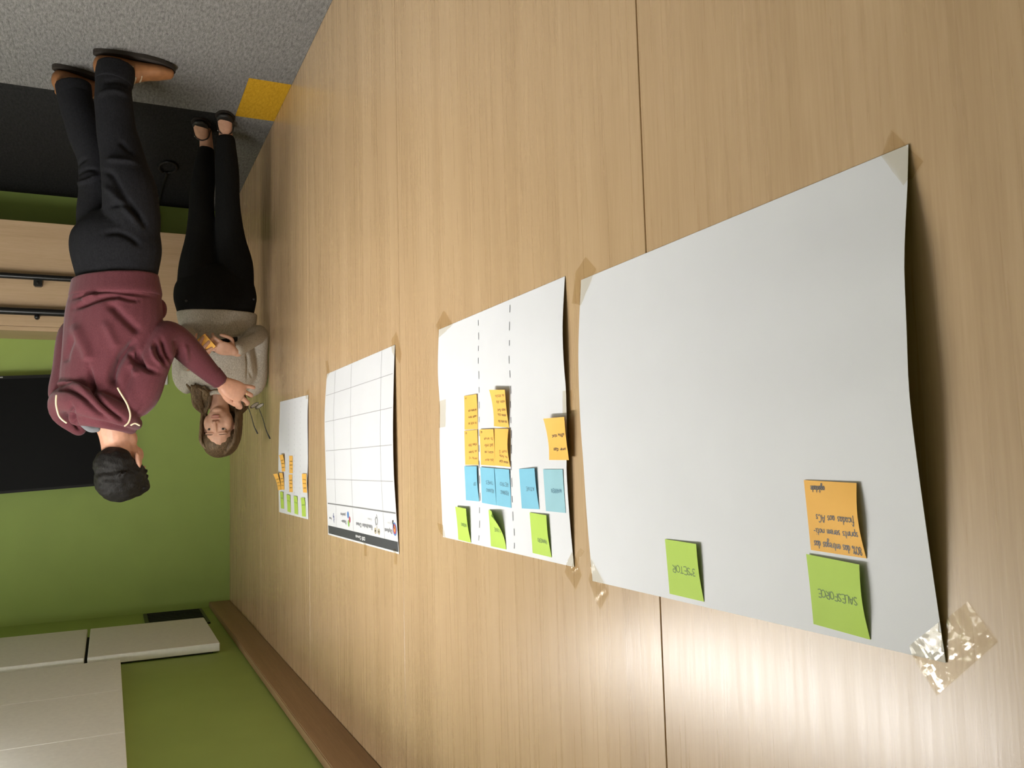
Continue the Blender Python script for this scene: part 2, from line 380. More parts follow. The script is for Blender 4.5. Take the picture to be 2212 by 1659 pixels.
# a small single-line hand: glyph = advance, strokes ("x,y x,y|x,y ..."), unit = cap height
G = {
 'A': (.75, "0,0 .3,1 .6,0|.1,.35 .5,.38"), 'B': (.65, "0,0 0,1 .4,.95 .42,.6 0,.52 .5,.4 .45,.05 0,0"), 'C': (.65, ".5,.85 .3,1 .05,.75 .02,.3 .25,0 .52,.15"),
 'D': (.7, "0,0 0,1 .4,.85 .5,.5 .38,.12 0,0"), 'E': (.6, ".48,1 0,1 0,0 .5,0|0,.52 .4,.52"), 'F': (.58, ".5,1 0,1 0,0|0,.5 .38,.5"), 'G': (.7, ".5,.85 .28,1 .03,.6 .15,.05 .5,.1 .52,.45 .3,.45"),
 'H': (.7, "0,0 0,1|.5,0 .5,1|0,.5 .5,.5"), 'I': (.3, ".1,0 .1,1"), 'K': (.65, "0,0 0,1|.48,1 0,.45 .5,0"), 'L': (.55, "0,1 0,0 .45,0"), 'M': (.85, "0,0 .05,1 .33,.35 .62,1 .68,0"),
 'N': (.7, "0,0 0,1 .5,0 .5,1"), 'O': (.72, ".3,1 .04,.75 .04,.25 .3,0 .56,.25 .56,.75 .3,1"), 'P': (.6, "0,0 0,1 .42,.92 .42,.58 0,.48"), 'Q': (.72, ".3,1 .04,.6 .2,0 .55,.3 .5,.85 .3,1|.35,.25 .6,-.1"),
 'R': (.65, "0,0 0,1 .42,.92 .42,.6 0,.5 .5,0"), 'S': (.62, ".5,.88 .28,1 .05,.8 .25,.55 .48,.3 .3,0 0,.1"), 'T': (.62, "0,1 .55,1|.28,1 .28,0"), 'U': (.68, "0,1 .02,.2 .25,0 .48,.2 .5,1"), 'V': (.65, "0,1 .27,0 .52,1"), 'W': (.85, "0,1 .18,0 .36,.7 .54,0 .72,1"),
 '0': (.66, ".28,1 .04,.7 .04,.25 .28,0 .5,.3 .5,.75 .28,1"), '8': (.6, ".25,.55 .05,.75 .25,1 .45,.78 .22,.5 .02,.22 .25,0 .48,.25 .25,.55"), '3': (.58, ".03,.95 .35,1 .42,.72 .15,.55 .45,.35 .3,0 0,.05"), '1': (.35, ".02,.75 .18,1 .18,0"), '5': (.58, ".45,1 .08,1 .05,.58 .4,.55 .4,.1 0,0"),
 '%': (.7, ".12,1 .02,.82 .16,.7 .22,.9 .12,1|.55,1 .05,0|.48,.3 .38,.12 .5,0 .6,.15 .48,.3"), 'o2': (.3, ".1,1 .02,.85 .14,.75 .2,.9 .1,1"), '-': (.45, ".05,.32 .35,.34"), '.': (.2, ".05,0 .07,.03"), '/': (.4, "0,-.1 .3,1"),
 'a': (.58, ".4,.5 .2,.58 .03,.3 .18,.02 .38,.3 .4,.55 .42,.05 .52,.04"), 'b': (.52, ".02,1 .04,.05 .3,.02 .42,.3 .25,.55 .05,.4"), 'c': (.48, ".38,.48 .18,.58 .02,.3 .18,.02 .42,.1"), 'd': (.58, ".4,.5 .2,.58 .03,.3 .18,.02 .38,.25 .42,1 .42,.05 .52,.04"),
 'e': (.5, ".03,.28 .38,.32 .3,.55 .12,.52 .03,.25 .2,.02 .44,.12"), 'f': (.42, ".4,.9 .25,1 .15,.75 .14,-.35|0,.5 .34,.52"), 'g': (.56, ".4,.5 .2,.58 .03,.3 .2,.04 .38,.3 .42,.5 .4,-.3 .2,-.45 .05,-.28 .45,.05"), 'h': (.55, ".03,1 .03,0 .1,.4 .28,.55 .4,.4 .42,.02"), 'i': (.26, ".08,.55 .1,.05 .2,.04|.08,.8 .1,.83"),
 'j': (.26, ".12,.55 .1,-.3 0,-.35"), 'k': (.5, ".03,1 .04,0|.36,.55 .06,.3 .4,.02"), 'l': (.28, ".06,1 .08,.05 .2,.03"), 'm': (.8, ".03,.55 .03,0 .1,.42 .24,.55 .33,.4 .34,0 .42,.42 .55,.55 .64,.4 .66,.02"), 'n': (.55, ".03,.55 .03,0 .1,.4 .28,.55 .4,.4 .42,.02"), 'o': (.52, ".22,.57 .03,.35 .15,.02 .38,.15 .38,.45 .22,.57"),
 'p': (.54, ".03,.55 .04,-.42|.04,.4 .22,.57 .42,.35 .28,.03 .05,.12"), 'q': (.55, ".4,.5 .2,.57 .03,.3 .2,.02 .4,.3|.41,.55 .41,-.42"), 'r': (.42, ".03,.55 .05,0 .1,.38 .24,.56 .36,.5"), 's': (.45, ".34,.5 .18,.58 .07,.44 .3,.2 .2,.02 0,.06"), 't': (.42, ".16,.95 .16,.1 .3,.02|0,.6 .36,.62"),
 'u': (.56, ".03,.55 .05,.12 .2,.02 .38,.2 .4,.55 .42,.05 .52,.04"), 'v': (.5, ".02,.55 .2,.02 .4,.55"), 'x': (.5, ".02,.55 .38,0|.38,.55 .02,0"), 'z': (.48, ".02,.52 .38,.52 .04,.02 .4,.04"), ' ': (.45, ""),
}
def write(text, u0, v0, size, width, ax, ay, tilt=0.0, jit=0.04, seed=1):
    """lines of strokes in (u, v) for text fitted to 'width' (in u); size = cap height in v units; ax, ay = metres per u, v"""
    r = random.Random(seed); toks = []
    for ch in text: toks.append('o2' if ch == '\u00ba' else ch)
    adv = sum(G[t][0] for t in toks); s = size*ay     # metres per glyph unit (vertical)
    sxm = width*ax/adv; out = []; x = 0
    for t in toks:
        a, st = G[t]; dy = r.uniform(-jit, jit)
        for q in st.split('|'):
            if not q: continue
            P = np.array([[float(k) for k in c.split(',')] for c in q.split()])
            P = P+np.array([[r.uniform(-jit, jit)*.6, r.uniform(-jit, jit)*.6] for _ in P])
            P = crs(P, 4) if len(P) > 2 else P
            out.append([(u0+(x+p[0])*sxm/ax, v0+(p[1]+dy)*s/ay+tilt*(x+p[0])*sxm/ax) for p in P])
        x += a
    return out
def scribble(u0, v0, size, width, ax, ay, seed):
    """illegible handwriting: a few small letters in words"""
    r = random.Random(seed); t = ''
    for k in range(r.choice((2, 2, 3))): t += ''.join(r.choice('aeimnorstuvlc') for _ in range(r.choice((2, 4, 5))))+' '
    return write(t.strip(), u0, v0, size, width, ax, ay, r.uniform(-.05, .05), .07, seed)
M['ink'] = simple('dark_pen_ink', (0.03, 0.028, 0.03), 0.5)
M['ink_green'] = simple('faint_pen_on_green', (0.19, 0.30, 0.07), 0.6)
M['ink_blue'] = simple('faint_pen_on_blue', (0.11, 0.27, 0.36), 0.6)
M['ink_orange'] = simple('faint_pen_on_orange', (0.36, 0.21, 0.05), 0.6)
M['ink_soft'] = simple('pen_on_green', (0.13, 0.21, 0.055), 0.6)
M['marker'] = simple('grey_marker', (0.06, 0.06, 0.07), 0.6)
M['print_line'] = simple('grey_print_line', (0.38, 0.37, 0.38), 0.6)
M['print_dark'] = simple('dark_print_line', (0.20, 0.20, 0.20), 0.6)
M['print_band'] = simple('charcoal_print', (0.055, 0.057, 0.062), 0.5)
M['print_text'] = simple('grey_print_text', (0.27, 0.27, 0.28), 0.6)
M['print_light'] = simple('light_print_text', (0.62, 0.62, 0.62), 0.6)
def flat(nm, c): M[nm] = simple(nm, c, 0.6)
flat('print_blue', (0.07, 0.20, 0.48)); flat('print_red', (0.42, 0.06, 0.09)); flat('print_lime', (0.25, 0.46, 0.10)); flat('print_orange', (0.85, 0.27, 0.05)); flat('print_gold', (0.45, 0.36, 0.16)); flat('print_navy', (0.10, 0.11, 0.26)); flat('print_black', (0.015, 0.015, 0.015))
M['green_note'] = simple('lime_sticky_paper', (0.47, 0.66, 0.105), 0.6, noise=0.02, nscale=25, spec=0.2)
M['orange_note'] = simple('orange_sticky_paper', (0.92, 0.50, 0.105), 0.6, noise=0.02, nscale=25, spec=0.2)
M['blue_note'] = simple('blue_sticky_paper', (0.215, 0.52, 0.68), 0.6, noise=0.02, nscale=25, spec=0.2)
M['pale_note'] = simple('pale_blue_sticky_paper', (0.32, 0.56, 0.63), 0.6, noise=0.02, nscale=25, spec=0.2)

SH = {
 'A': Sheet([[0.575, 1.3842], [1.232, 1.3913], [1.2275, 1.8955], [0.5723, 1.8935]], ([0, .083, .232, .36, .494, .626, .77, 1], [0.0, .0055, .0175, .021, .0238, .0195, .0125, 0.0]), ([0, .244, .461, .615, .797, 1], [0.0, .0105, .0118, .009, .006, 0.0]), .004),
 'B': Sheet([[1.2877, 1.3735], [1.9208, 1.376], [1.9201, 1.8755], [1.2882, 1.8793]], ([0, .168, .297, .409, .568, .679, .836, 1], [0.0, .0075, .0078, .005, .0063, .0088, .0057, 0.0]), ([0, .2, .38, .56, .78, 1], [0.0, .0048, .0014, .004, .0027, 0.0]), .002),
 'C': Sheet([[2.2725, 1.368], [3.0965, 1.3697], [3.0959, 1.9552], [2.2636, 1.9477]], ([0, .124, .348, .481, .635, .81, 1], [0.0, .0043, .0097, .0112, .0104, .0058, 0.0]), ([0, .268, .556, .815, 1], [0.0, .0097, .0077, .0039, 0.0]), .003),
 'D': Sheet([[3.4193, 1.4223], [4.0416, 1.408], [4.0759, 1.9213], [3.4346, 1.9194]], ([0, .176, .548, .696, .845, 1], [0.0, .0033, .0018, .0052, .002, 0.0]), ([0, .345, .681, 1], [0.0, .0043, .005, 0.0]), .002),
}
LAB = {'A': 'nearest large white paper sheet with three sticky notes, mostly blank', 'B': 'white paper sheet with two dashed lines and rows of coloured sticky notes',
       'C': 'printed white table poster with a charcoal top band and four columns', 'D': 'farthest white paper sheet with small green and orange sticky notes, beside the woman'}
SO = {}
for k, sh in SH.items():
    c = sh.S(.5, .5); r = empty('printed_poster' if k == 'C' else 'paper_sheet', (float(c[0]), 0.0, float(c[2])), LAB[k], 'poster' if k == 'C' else 'paper sheet', None if k == 'C' else 'flip chart sheets on the wood wall')
    SO[k] = r; sh.build(M['poster_paper' if k == 'C' else 'paper'], r)
def ink(name, lines, sh, width, mat, parent, off=.0004, ax=.65, ay=.5):
    V, F = stroke(lines, sh.S, width, off, ax, ay)
    if V: return tag(mesh(name, V, F, mat, parent), kind='stuff' if len(lines) > 1 else None)
# dashed marker lines on the second sheet
for path, seed in (([(.612, .031), (.605, .151), (.615, .45), (.626, .766), (.64, .90), (.656, .98)], 3), ([(.354, .022), (.356, .223), (.359, .516), (.369, .93), (.384, .991)], 5)):
    r = random.Random(seed); q = crs(np.array(path), 40); d = np.concatenate([[0], np.cumsum(np.abs(np.diff(q[:, 1])))]); t = 0.0; D = []
    while t < d[-1]:
        a = t; b = min(t+r.uniform(.022, .036), d[-1]); jx = r.uniform(-.003, .003)
        D.append([(np.interp(x, d, q[:, 0])+jx, np.interp(x, d, q[:, 1])) for x in np.linspace(a, b, 4)]); t = b+r.uniform(.026, .040)
    for d_ in D: ink('dash', [d_], SH['B'], .0022, M['marker'], SO['B'], ax=.63, ay=.5)
D = [[(u, .03+.045*i), (u+.002, .045+.045*i)] for u in (.22, .42, .62) for i in range(19)]
ink('dotted_line', D, SH['D'], .003, M['print_line'], SO['D'], ax=.63, ay=.5)
# the printed table poster
C_ = SH['C']; po = SO['C']
seg = lambda a, b, n=14: [(a[0]+(b[0]-a[0])*i/n, a[1]+(b[1]-a[1])*i/n) for i in range(n+1)]
for u in (.152, .57, .841): ink('table_line', [seg((u, .004), (u, .943))], C_, .0018, M['print_line'], po, ax=.83, ay=.58)
for v in (.138, .303, .483, .658): ink('table_line', [seg((.012, v), (.987, v), 24)], C_, .0022, M['print_line'], po, ax=.83, ay=.58)
ink('header_line', [seg((.006, .808), (.980, .806), 24)], C_, .0042, M['print_dark'], po, ax=.83, ay=.58)
ink('title_band', [seg((.004, .967), (.990, .966), 30)], C_, .028, M['print_band'], po, ax=.83, ay=.58, off=.0003)
def printed(text, u0, v0, size, width, mat, name='printed_text', weight=.0034):
    return ink(name, write(text, u0, v0, size, width, .83, .58, 0, .0, 1), C_, weight, mat, po, .0007, .83, .58)
def disc(u, v, ru, rv, mat, name='icon', off=.0006, n=20, a0=0, a1=360):
    V = [C_.S(u, v, off)]+[C_.S(u+ru*math.cos(math.radians(a0+(a1-a0)*i/n)), v+rv*math.sin(math.radians(a0+(a1-a0)*i/n)), off) for i in range(n+1)]
    return mesh(name, V, [(0, i+1, i+2) for i in range(n)], mat, po)
printed('OKR Canvas', .405, .960, .017, .135, M['print_light'], 'title_text', .003)
printed('Objetivos', .058, .892, .018, .088, M['print_text']); printed('O qu\u00e9'.replace('\u00e9', 'e'), .060, .857, .012, .045, M['print_light'], weight=.0022)
printed('Resultados Chave', .300, .890, .020, .225, M['print_text']); printed('Como', .305, .855, .013, .055, M['print_light'], weight=.0022)
printed('Desem-', .678, .892, .018, .078, M['print_text']); printed('penho', .683, .852, .018, .082, M['print_text'])
printed('Acoes', .920, .890, .013, .045, M['print_text'], weight=.0026)
for rr_, m_, o_ in ((.0225, 'print_blue', .0005), (.017, 'print_red', .0007), (.0105, 'print_orange', .0009)): disc(.028, .885, rr_, rr_*1.42, M[m_], 'target_icon', o_)
ink('arrow_icon', [seg((.028, .885), (.046, .852), 4), seg((.046, .852), (.036, .846), 2)], C_, .006, M['print_black'], po, .0011, .83, .58)
for (u, v, r_, m_) in ((.643, .856, .013, 'print_blue'), (.620, .881, .012, 'print_red'), (.638, .904, .013, 'print_lime')): disc(u, v, r_, r_*1.5, M[m_], 'circle_icon', .0006+.0001*u)
ring = lambda u, v, a, b: [(u+a*math.cos(t), v+b*math.sin(t)) for t in np.linspace(0, 2*math.pi, 18)]
ink('people_icon', [ring(.262, .913, .009, .013), ring(.217, .914, .009, .013), seg((.24, .888), (.24, .925), 4)], C_, .0035, M['print_gold'], po, .0006, .83, .58)
for u, v in ((.262, .913), (.217, .914)): disc(u, v, .004, .006, M['print_black'], 'people_icon', .0008)
ink('gear_icon', [ring(.240, .862, .012, .018), [(.252, .885), (.258, .855), (.245, .842), (.228, .845), (.236, .828)]], C_, .004, M['print_text'], po, .0006, .83, .58)
ink('runner_icon', [[(.883, .861), (.889, .875), (.880, .889), (.884, .904), (.882, .917)], [(.874, .880), (.886, .886), (.894, .876)], [(.876, .9), (.883, .895)]], C_, .005, M['print_navy'], po, .0006, .83, .58)

# ------------------------------------------------------------------ sticky notes
class Note:
    def __init__(s, sh, q, corner=0.0, bow=0.0, lift0=0.0008, cu=0.0, cside=-1):
        s.sh = sh; s.q = q; s.corner = corner; s.bow = bow; s.l0 = lift0; s.cu = cu; s.cs = cside
    def S(s, u, v, off=0.0):
        x, z, r, sz, hl, hr = s.q; a = u-.5; b = v-1
        lift = (hl*(.5-a)+hr*(.5+a))*b*b+s.l0
        t = max(0, (.5-a) if s.cs < 0 else (.5+a))
        lift += s.corner*(t**1.6)*(max(0, -b)**1.8)+s.bow*math.sin(math.pi*v)*t**2
        pull = s.cu*(t**2)*b*b
        X = x+sz*((a-s.cs*pull)*math.cos(r)-b*math.sin(r)); Z = z+sz*(a*math.sin(r)+(b+pull*.6)*math.cos(r))
        uu, vv = s.sh.uv(X, Z); base = s.sh.h(min(max(uu, 0), 1), min(max(vv, 0), 1))
        return np.array((X, -(base+lift+off), Z))
NOTES = {'A': [
  ('g', 'SALESFORCE', [0.6991, 1.8859, -0.0404, 0.0790, 0.0035, 0.0022], dict(bow=.005, corner=.002)),
  ('o', '80', [0.6902, 1.8013, -0.0225, 0.0785, 0.0028, 0.0008], dict(bow=.0055)),
  ('g', 'SETOR', [0.9735, 1.8874, -0.0043, 0.0770, 0.0022, 0.0008], dict(bow=.003, corner=.003))],
 'B': [
  ('g', 'INTERNO', [1.7826, 1.8745, -0.0144, 0.0752, 0.009, 0.0045], dict(bow=.004)),
  ('g', 'CLIENTE', [1.5991, 1.8732, -0.0007, 0.0753, 0.006, 0.0015], dict(corner=.017, cu=.18)),
  ('g', 'FINANCEIRO', [1.4048, 1.8699, -0.0134, 0.0757, 0.0045, 0.001], dict(bow=.003)),
  ('b', 'CRP', [1.726, 1.7826, 0.0015, 0.0755, 0.003, 0.001], dict(bow=.002)),
  ('b', 'REUNIAO|TIMES', [1.6358, 1.786, -0.0306, 0.076, 0.0028, 0.002], dict(bow=.001)),
  ('b', 'FEEDBACK|RETRO', [1.5633, 1.7879, -0.0302, 0.0756, 0.002, 0.002], dict()),
  ('b', 'ATIVE', [1.4394, 1.7868, 0.0247, 0.0755, 0.0045, 0.0008], dict(bow=.002)),
  ('p', 'WARREN', [1.337, 1.7877, 0.0046, 0.0754, 0.0008, 0.0008], dict()),
  ('o', 's1', [1.7231, 1.6266, -0.0179, 0.0755, 0.002, 0.0008], dict()),
  ('o', 's2', [1.7228, 1.7042, -0.0055, 0.0757, 0.0014, 0.0008], dict()),
  ('o', 's3', [1.6342, 1.7051, -0.0239, 0.0754, 0.003, 0.0025], dict()),
  ('o', 's4', [1.5591, 1.707, -0.0406, 0.0755, 0.004, 0.0008], dict(bow=.005)),
  ('o', 's5', [1.5611, 1.6277, -0.0782, 0.0751, 0.010, 0.0115], dict(bow=.004)),
  ('o', 's6', [1.3151, 1.696, -0.0087, 0.0743, 0.010, 0.012], dict(bow=.004))],
 'D': [
  ('g', 'd1', [3.9844, 1.901, 0.0116, 0.076, 0.003, 0.002], {}), ('g', 'd2', [3.8274, 1.9093, -0.0257, 0.076, 0.003, 0.003], {}),
  ('g', 'd3', [3.6704, 1.9102, -0.0122, 0.076, 0.003, 0.002], {}), ('g', 'd4', [3.5149, 1.9122, 0.0259, 0.076, 0.003, 0.002], {}),
  ('o', 'd5', [3.7649, 1.7388, -0.0067, 0.076, 0.0008, 0.0008], {}), ('o', 'd6', [3.7718, 1.8205, 0.0116, 0.076, 0.0008, 0.0008], {}),
  ('o', 'd7', [3.4751, 1.8143, 0.0089, 0.076, 0.0015, 0.0041], {}), ('o', 'd8', [3.9381, 1.7322, 0.0234, 0.076, 0.010, 0.0125], {}),
  ('o', 'd9', [3.9611, 1.8147, 0.0123, 0.076, 0.0075, 0.008], {}), ('o', 'd10', [4.0369, 1.8187, 0.0445, 0.0759, 0.0148, 0.0195], {})]}
NL = {'SALESFORCE': 'green sticky note reading SALESFORCE at the top corner of the nearest sheet', '80': 'orange sticky note with four lines of handwriting on the nearest sheet', 'SETOR': 'green sticky note reading 3\u00baSETOR at the top of the nearest sheet',
 'INTERNO': 'green sticky note in the top row of the dashed sheet, farthest from the camera', 'CLIENTE': 'green sticky note with a strongly curled corner, middle one on the dashed sheet', 'FINANCEIRO': 'green sticky note in the top row of the dashed sheet, nearest the camera',
 'CRP': 'blue sticky note outside the dashed lines, farthest blue note from the camera', 'REUNIAO|TIMES': 'far one of two touching blue notes between the dashed lines', 'FEEDBACK|RETRO': 'near one of two touching blue notes between the dashed lines', 'ATIVE': 'bright blue sticky note alone beside the pale blue one', 'WARREN': 'pale blue sticky note at the near edge of the dashed sheet',
 's1': 'lower orange note of the far column on the dashed sheet', 's2': 'upper orange note of the far column, below the blue note', 's3': 'far one of two touching orange notes between the dashed lines', 's4': 'near one of two touching orange notes between the dashed lines', 's5': 'orange note with a curling bottom and five written lines, below the touching pair', 's6': 'orange note curling off the near edge of the dashed sheet, below pale blue',
 'd1': 'green note on the farthest sheet, farthest from the camera of its four', 'd2': 'green note on the farthest sheet, second from the far edge', 'd3': 'green note on the farthest sheet, third from the far edge', 'd4': 'green note on the farthest sheet, nearest to the camera of its four',
 'd5': 'lower flat orange note in the middle of the farthest sheet', 'd6': 'upper flat orange note in the middle of the farthest sheet', 'd7': 'orange note at the near edge of the farthest sheet', 'd8': 'lower lifted orange note at the far edge of the farthest sheet', 'd9': 'upper lifted orange note overlapped by another on the farthest sheet', 'd10': 'orange note flaring out past the far edge of the farthest sheet'}
GRP = {'A': 'sticky notes on the nearest sheet', 'B': 'sticky notes on the dashed sheet', 'D': 'sticky notes on the farthest sheet'}
MAT = {'g': 'green_note', 'o': 'orange_note', 'b': 'blue_note', 'p': 'pale_note'}
for k, L in NOTES.items():
    for i, (c, nm, q, kw) in enumerate(L):
        n = Note(SH[k], q, lift0=.0008+(.0012 if nm in ('d10',) else 0), **kw); mid = n.S(.5, .5)
        r = empty('sticky_note', tuple(float(a) for a in mid), NL[nm], 'sticky note', GRP[k])
        grid_solid('note_paper', n.S, 10, 12, .0002, M[MAT[c]], r)
        ax = ay = q[3]
        def put(lines, wd, m, name='handwriting'):
            V, F = stroke(lines, n.S, wd, .00025, ax, ay)
            if V: tag(mesh(name, V, F, M[m], r), kind='stuff')
        if nm == 'SALESFORCE': put(write('SALESFORCE', .10, .46, .105, .76, ax, ay, .02, .03, 4), .0011, 'ink_soft')
        elif nm == 'SETOR': put(write('3\u00baSETOR', .12, .45, .125, .74, ax, ay, .0, .03, 6), .0012, 'ink_soft')
        elif nm == '80':
            T = [('80% das entregas das', .05, .855, .11, .88, .0), ('sprints serem noti-', .05, .66, .10, .86, .02), ('ficadas aos ACs', .08, .47, .105, .76, .01), ('agilidade', .60, .07, .09, .28, .02)]
            put(sum([write(t, u, v, s_, w_, ax, ay, tl, .03, j) for j, (t, u, v, s_, w_, tl) in enumerate(T)], []), .0010, 'ink')
        elif c in 'bp' or k == 'B' and c == 'g':
            ws = nm.split('|'); mk = 'ink_green' if c == 'g' else 'ink_blue'
            for j, t in enumerate(ws):
                wd = .22 if len(t) == 3 else .54; put(write(t, .12, (.58 if j == 0 else .36) if len(ws) == 2 else .60 if t[0] == 'F' else .46, .09, wd, ax, ay, .0, .03, i*3+j), .0013, mk)
        elif k == 'B':
            rows = {'s1': (.83, .64, .45), 's2': (.83, .62, .42), 's3': (.86, .66, .44, .28), 's4': (.90, .76, .62), 's5': (.86, .70, .54, .32, .16), 's6': (.76, .42)}[nm]
            mk = 'ink' if nm in ('s6',) else 'ink_orange'
            for j, v in enumerate(rows): put(scribble(.08, v-.04, .085, .62 if nm != 's6' else .68, ax, ay, i*7+j), .0013, mk)
            if nm in ('s1', 's2', 's3'): put(write('ok', .80, .05, .07, .12, ax, ay, 0, .05, i), .0013, 'ink_orange')
        else:
            rows = (.72, .5, .3) if c == 'o' else (.35,)
            for j, v in enumerate(rows): put(scribble(.12, v, .07, .7, ax, ay, i*7+j), .002, 'ink_orange' if c == 'o' else 'ink_green')

# ------------------------------------------------------------------ clear sticky tape
def tape_mat():
    m, nt, p = mat_new('clear_tape')
    for n in list(nt.nodes):
        if n.type != 'OUTPUT_MATERIAL': nt.nodes.remove(n)
    out = nt.nodes['Material Output']
    t = nd(nt, 'ShaderNodeBsdfTransparent'); t.inputs[0].default_value = (.955, .938, .90, 1)
    g = nd(nt, 'ShaderNodeBsdfGlossy'); g.inputs['Roughness'].default_value = .07; g.inputs[0].default_value = (.9, .88, .82, 1)
    tc = nd(nt, 'ShaderNodeNewGeometry'); n1 = nd(nt, 'ShaderNodeTexNoise', Scale=60.0, Detail=1.5); nt.links.new(tc.outputs['Position'], n1.inputs['Vector'])
    b = nd(nt, 'ShaderNodeBump', Strength=.25, Distance=.003); nt.links.new(n1.outputs['Fac'], b.inputs['Height']); nt.links.new(b.outputs[0], g.inputs['Normal'])
    x = nd(nt, 'ShaderNodeMixShader'); x.inputs[0].default_value = .012
    nt.links.new(t.outputs[0], x.inputs[1]); nt.links.new(g.outputs[0], x.inputs[2]); nt.links.new(x.outputs[0], out.inputs[0])
    return m
M['tape'] = tape_mat()
def surf_h(x, z):
    b = 0.0
    for sh in SH.values():
        u, v = sh.uv(x, z)
        if -.002 <= u <= 1.002 and -.002 <= v <= 1.002: b = max(b, sh.h(min(max(u, 0), 1), min(max(v, 0), 1)))
    return b
def tape(poly, label, seed=0, wr=.0011):
    r = random.Random(seed); bm = bmesh.new()
    vs_ = [bm.verts.new((p[0], 0, p[1])) for p in poly]; bm.faces.new(vs_)
    bmesh.ops.triangulate(bm, faces=bm.faces[:])
    for _ in range(4): bmesh.ops.subdivide_edges(bm, edges=bm.edges[:], cuts=1, use_grid_fill=True)
    ph = [r.uniform(0, 6) for _ in range(4)]
    for v in bm.verts:
        x, z = v.co.x, v.co.z
        wv = wr*(max(0, math.sin(95*x+70*z+ph[0]))**3+max(0, math.sin(120*z-80*x+ph[1]))**4)
        v.co.y = -(surf_h(x, z)+.0009+wv)
    bmesh.ops.solidify(bm, geom=bm.faces[:], thickness=.00006)
    me = bpy.data.meshes.new('tape'); bm.to_mesh(me); bm.free()
    o = link('clear_tape', me, M['tape'], None, False); tag(o, label, 'tape', 'clear tape pieces on the sheets'); return o
tape([(1.1815, 1.3838), (1.2275, 1.4361), (1.2667, 1.4253), (1.25, 1.375), (1.2144, 1.3554)], 'clear tape strip over the lower far corner of the nearest sheet', 1)
tape([(.6081, 1.3843), (.5789, 1.4262), (.560, 1.4066), (.5944, 1.3619)], 'clear tape strip over the lower near corner of the nearest sheet', 2)
tape([(.6111, 1.8845), (.6083, 1.8974), (.5855, 1.9273), (.5181, 1.8642), (.5452, 1.8322), (.5739, 1.8558)], 'wide crinkled clear tape over the upper near corner of the nearest sheet', 3, .0005)
tape([(1.2238, 1.8591), (1.242, 1.8947), (1.219, 1.9278), (1.2072, 1.9387), (1.1782, 1.9082), (1.1898, 1.8929)], 'pointed clear tape over the upper far corner of the nearest sheet', 4, .0008)
tape([(1.3092, 1.8711), (1.2885, 1.8533), (1.264, 1.8904), (1.2863, 1.9179), (1.3239, 1.8917)], 'clear tape over the upper near corner of the dashed sheet', 5, .0008)
tape([(1.9408, 1.3612), (1.8834, 1.3356), (1.8265, 1.3785), (1.9153, 1.3973)], 'clear tape over the lower far corner of the dashed sheet', 6)
tape([(1.9601, 1.8439), (1.9475, 1.8653), (1.9012, 1.8761), (1.9119, 1.8475)], 'clear tape over the upper far corner of the dashed sheet', 7)
tape([(1.9302, 1.5516), (1.9337, 1.6155), (1.8804, 1.6144), (1.8767, 1.5487)], 'clear tape patch halfway up the far edge of the dashed sheet', 8, .0004)
tape([(1.2982, 1.5759), (1.3008, 1.6164), (1.2788, 1.6156), (1.2762, 1.5755)], 'clear tape patch halfway up the near edge of the dashed sheet', 9, .0004)
tape([(2.307, 1.3503), (2.2585, 1.332), (2.216, 1.3997), (2.2297, 1.4264), (2.2955, 1.3849)], 'clear tape over the lower near corner of the printed poster', 10)
tape([(3.1136, 1.3198), (3.0858, 1.3208), (3.050, 1.372), (3.0958, 1.3908)], 'clear tape over the lower far corner of the printed poster', 11)
tape([(2.590, 1.945), (2.622, 1.945), (2.620, 1.985), (2.592, 1.985)], 'small clear tape tab at the middle of the printed poster top', 12)
tape([(2.285, 1.935), (2.312, 1.938), (2.310, 1.980), (2.286, 1.978)], 'small clear tape tab near the upper near corner of the printed poster', 13)
tape([(3.460, 1.405), (3.462, 1.436), (3.405, 1.440), (3.402, 1.400)], 'clear tape patch at the lower near corner of the farthest sheet', 14)
# the free twisted strip of tape between the two nearest sheets
V = []; F = []
for i in range(17):
    t = i/16; x = 1.2414+(1.2729-1.2414)*t; z = 1.8452+(1.8837-1.8452)*t
    for s in (-1, 0, 1):
        tw = math.radians(25+50*math.sin(2.2*t)); d = s*.0045
        V.append((x-d*.77*math.cos(tw), -.0105-.004*math.sin(math.pi*t)+d*math.sin(tw), z+d*.63*math.cos(tw)))
for i in range(16):
    for j in range(2): F.append((3*i+j, 3*i+j+1, 3*i+j+4, 3*i+j+3))
o = mesh('clear_tape', V, F, M['tape'], None, True); sm_ = o.modifiers.new('s', 'SOLIDIFY'); sm_.thickness = .0001
tag(o, 'loose folded strip of clear tape bridging the gap between the two nearest sheets', 'tape', 'clear tape pieces on the sheets')

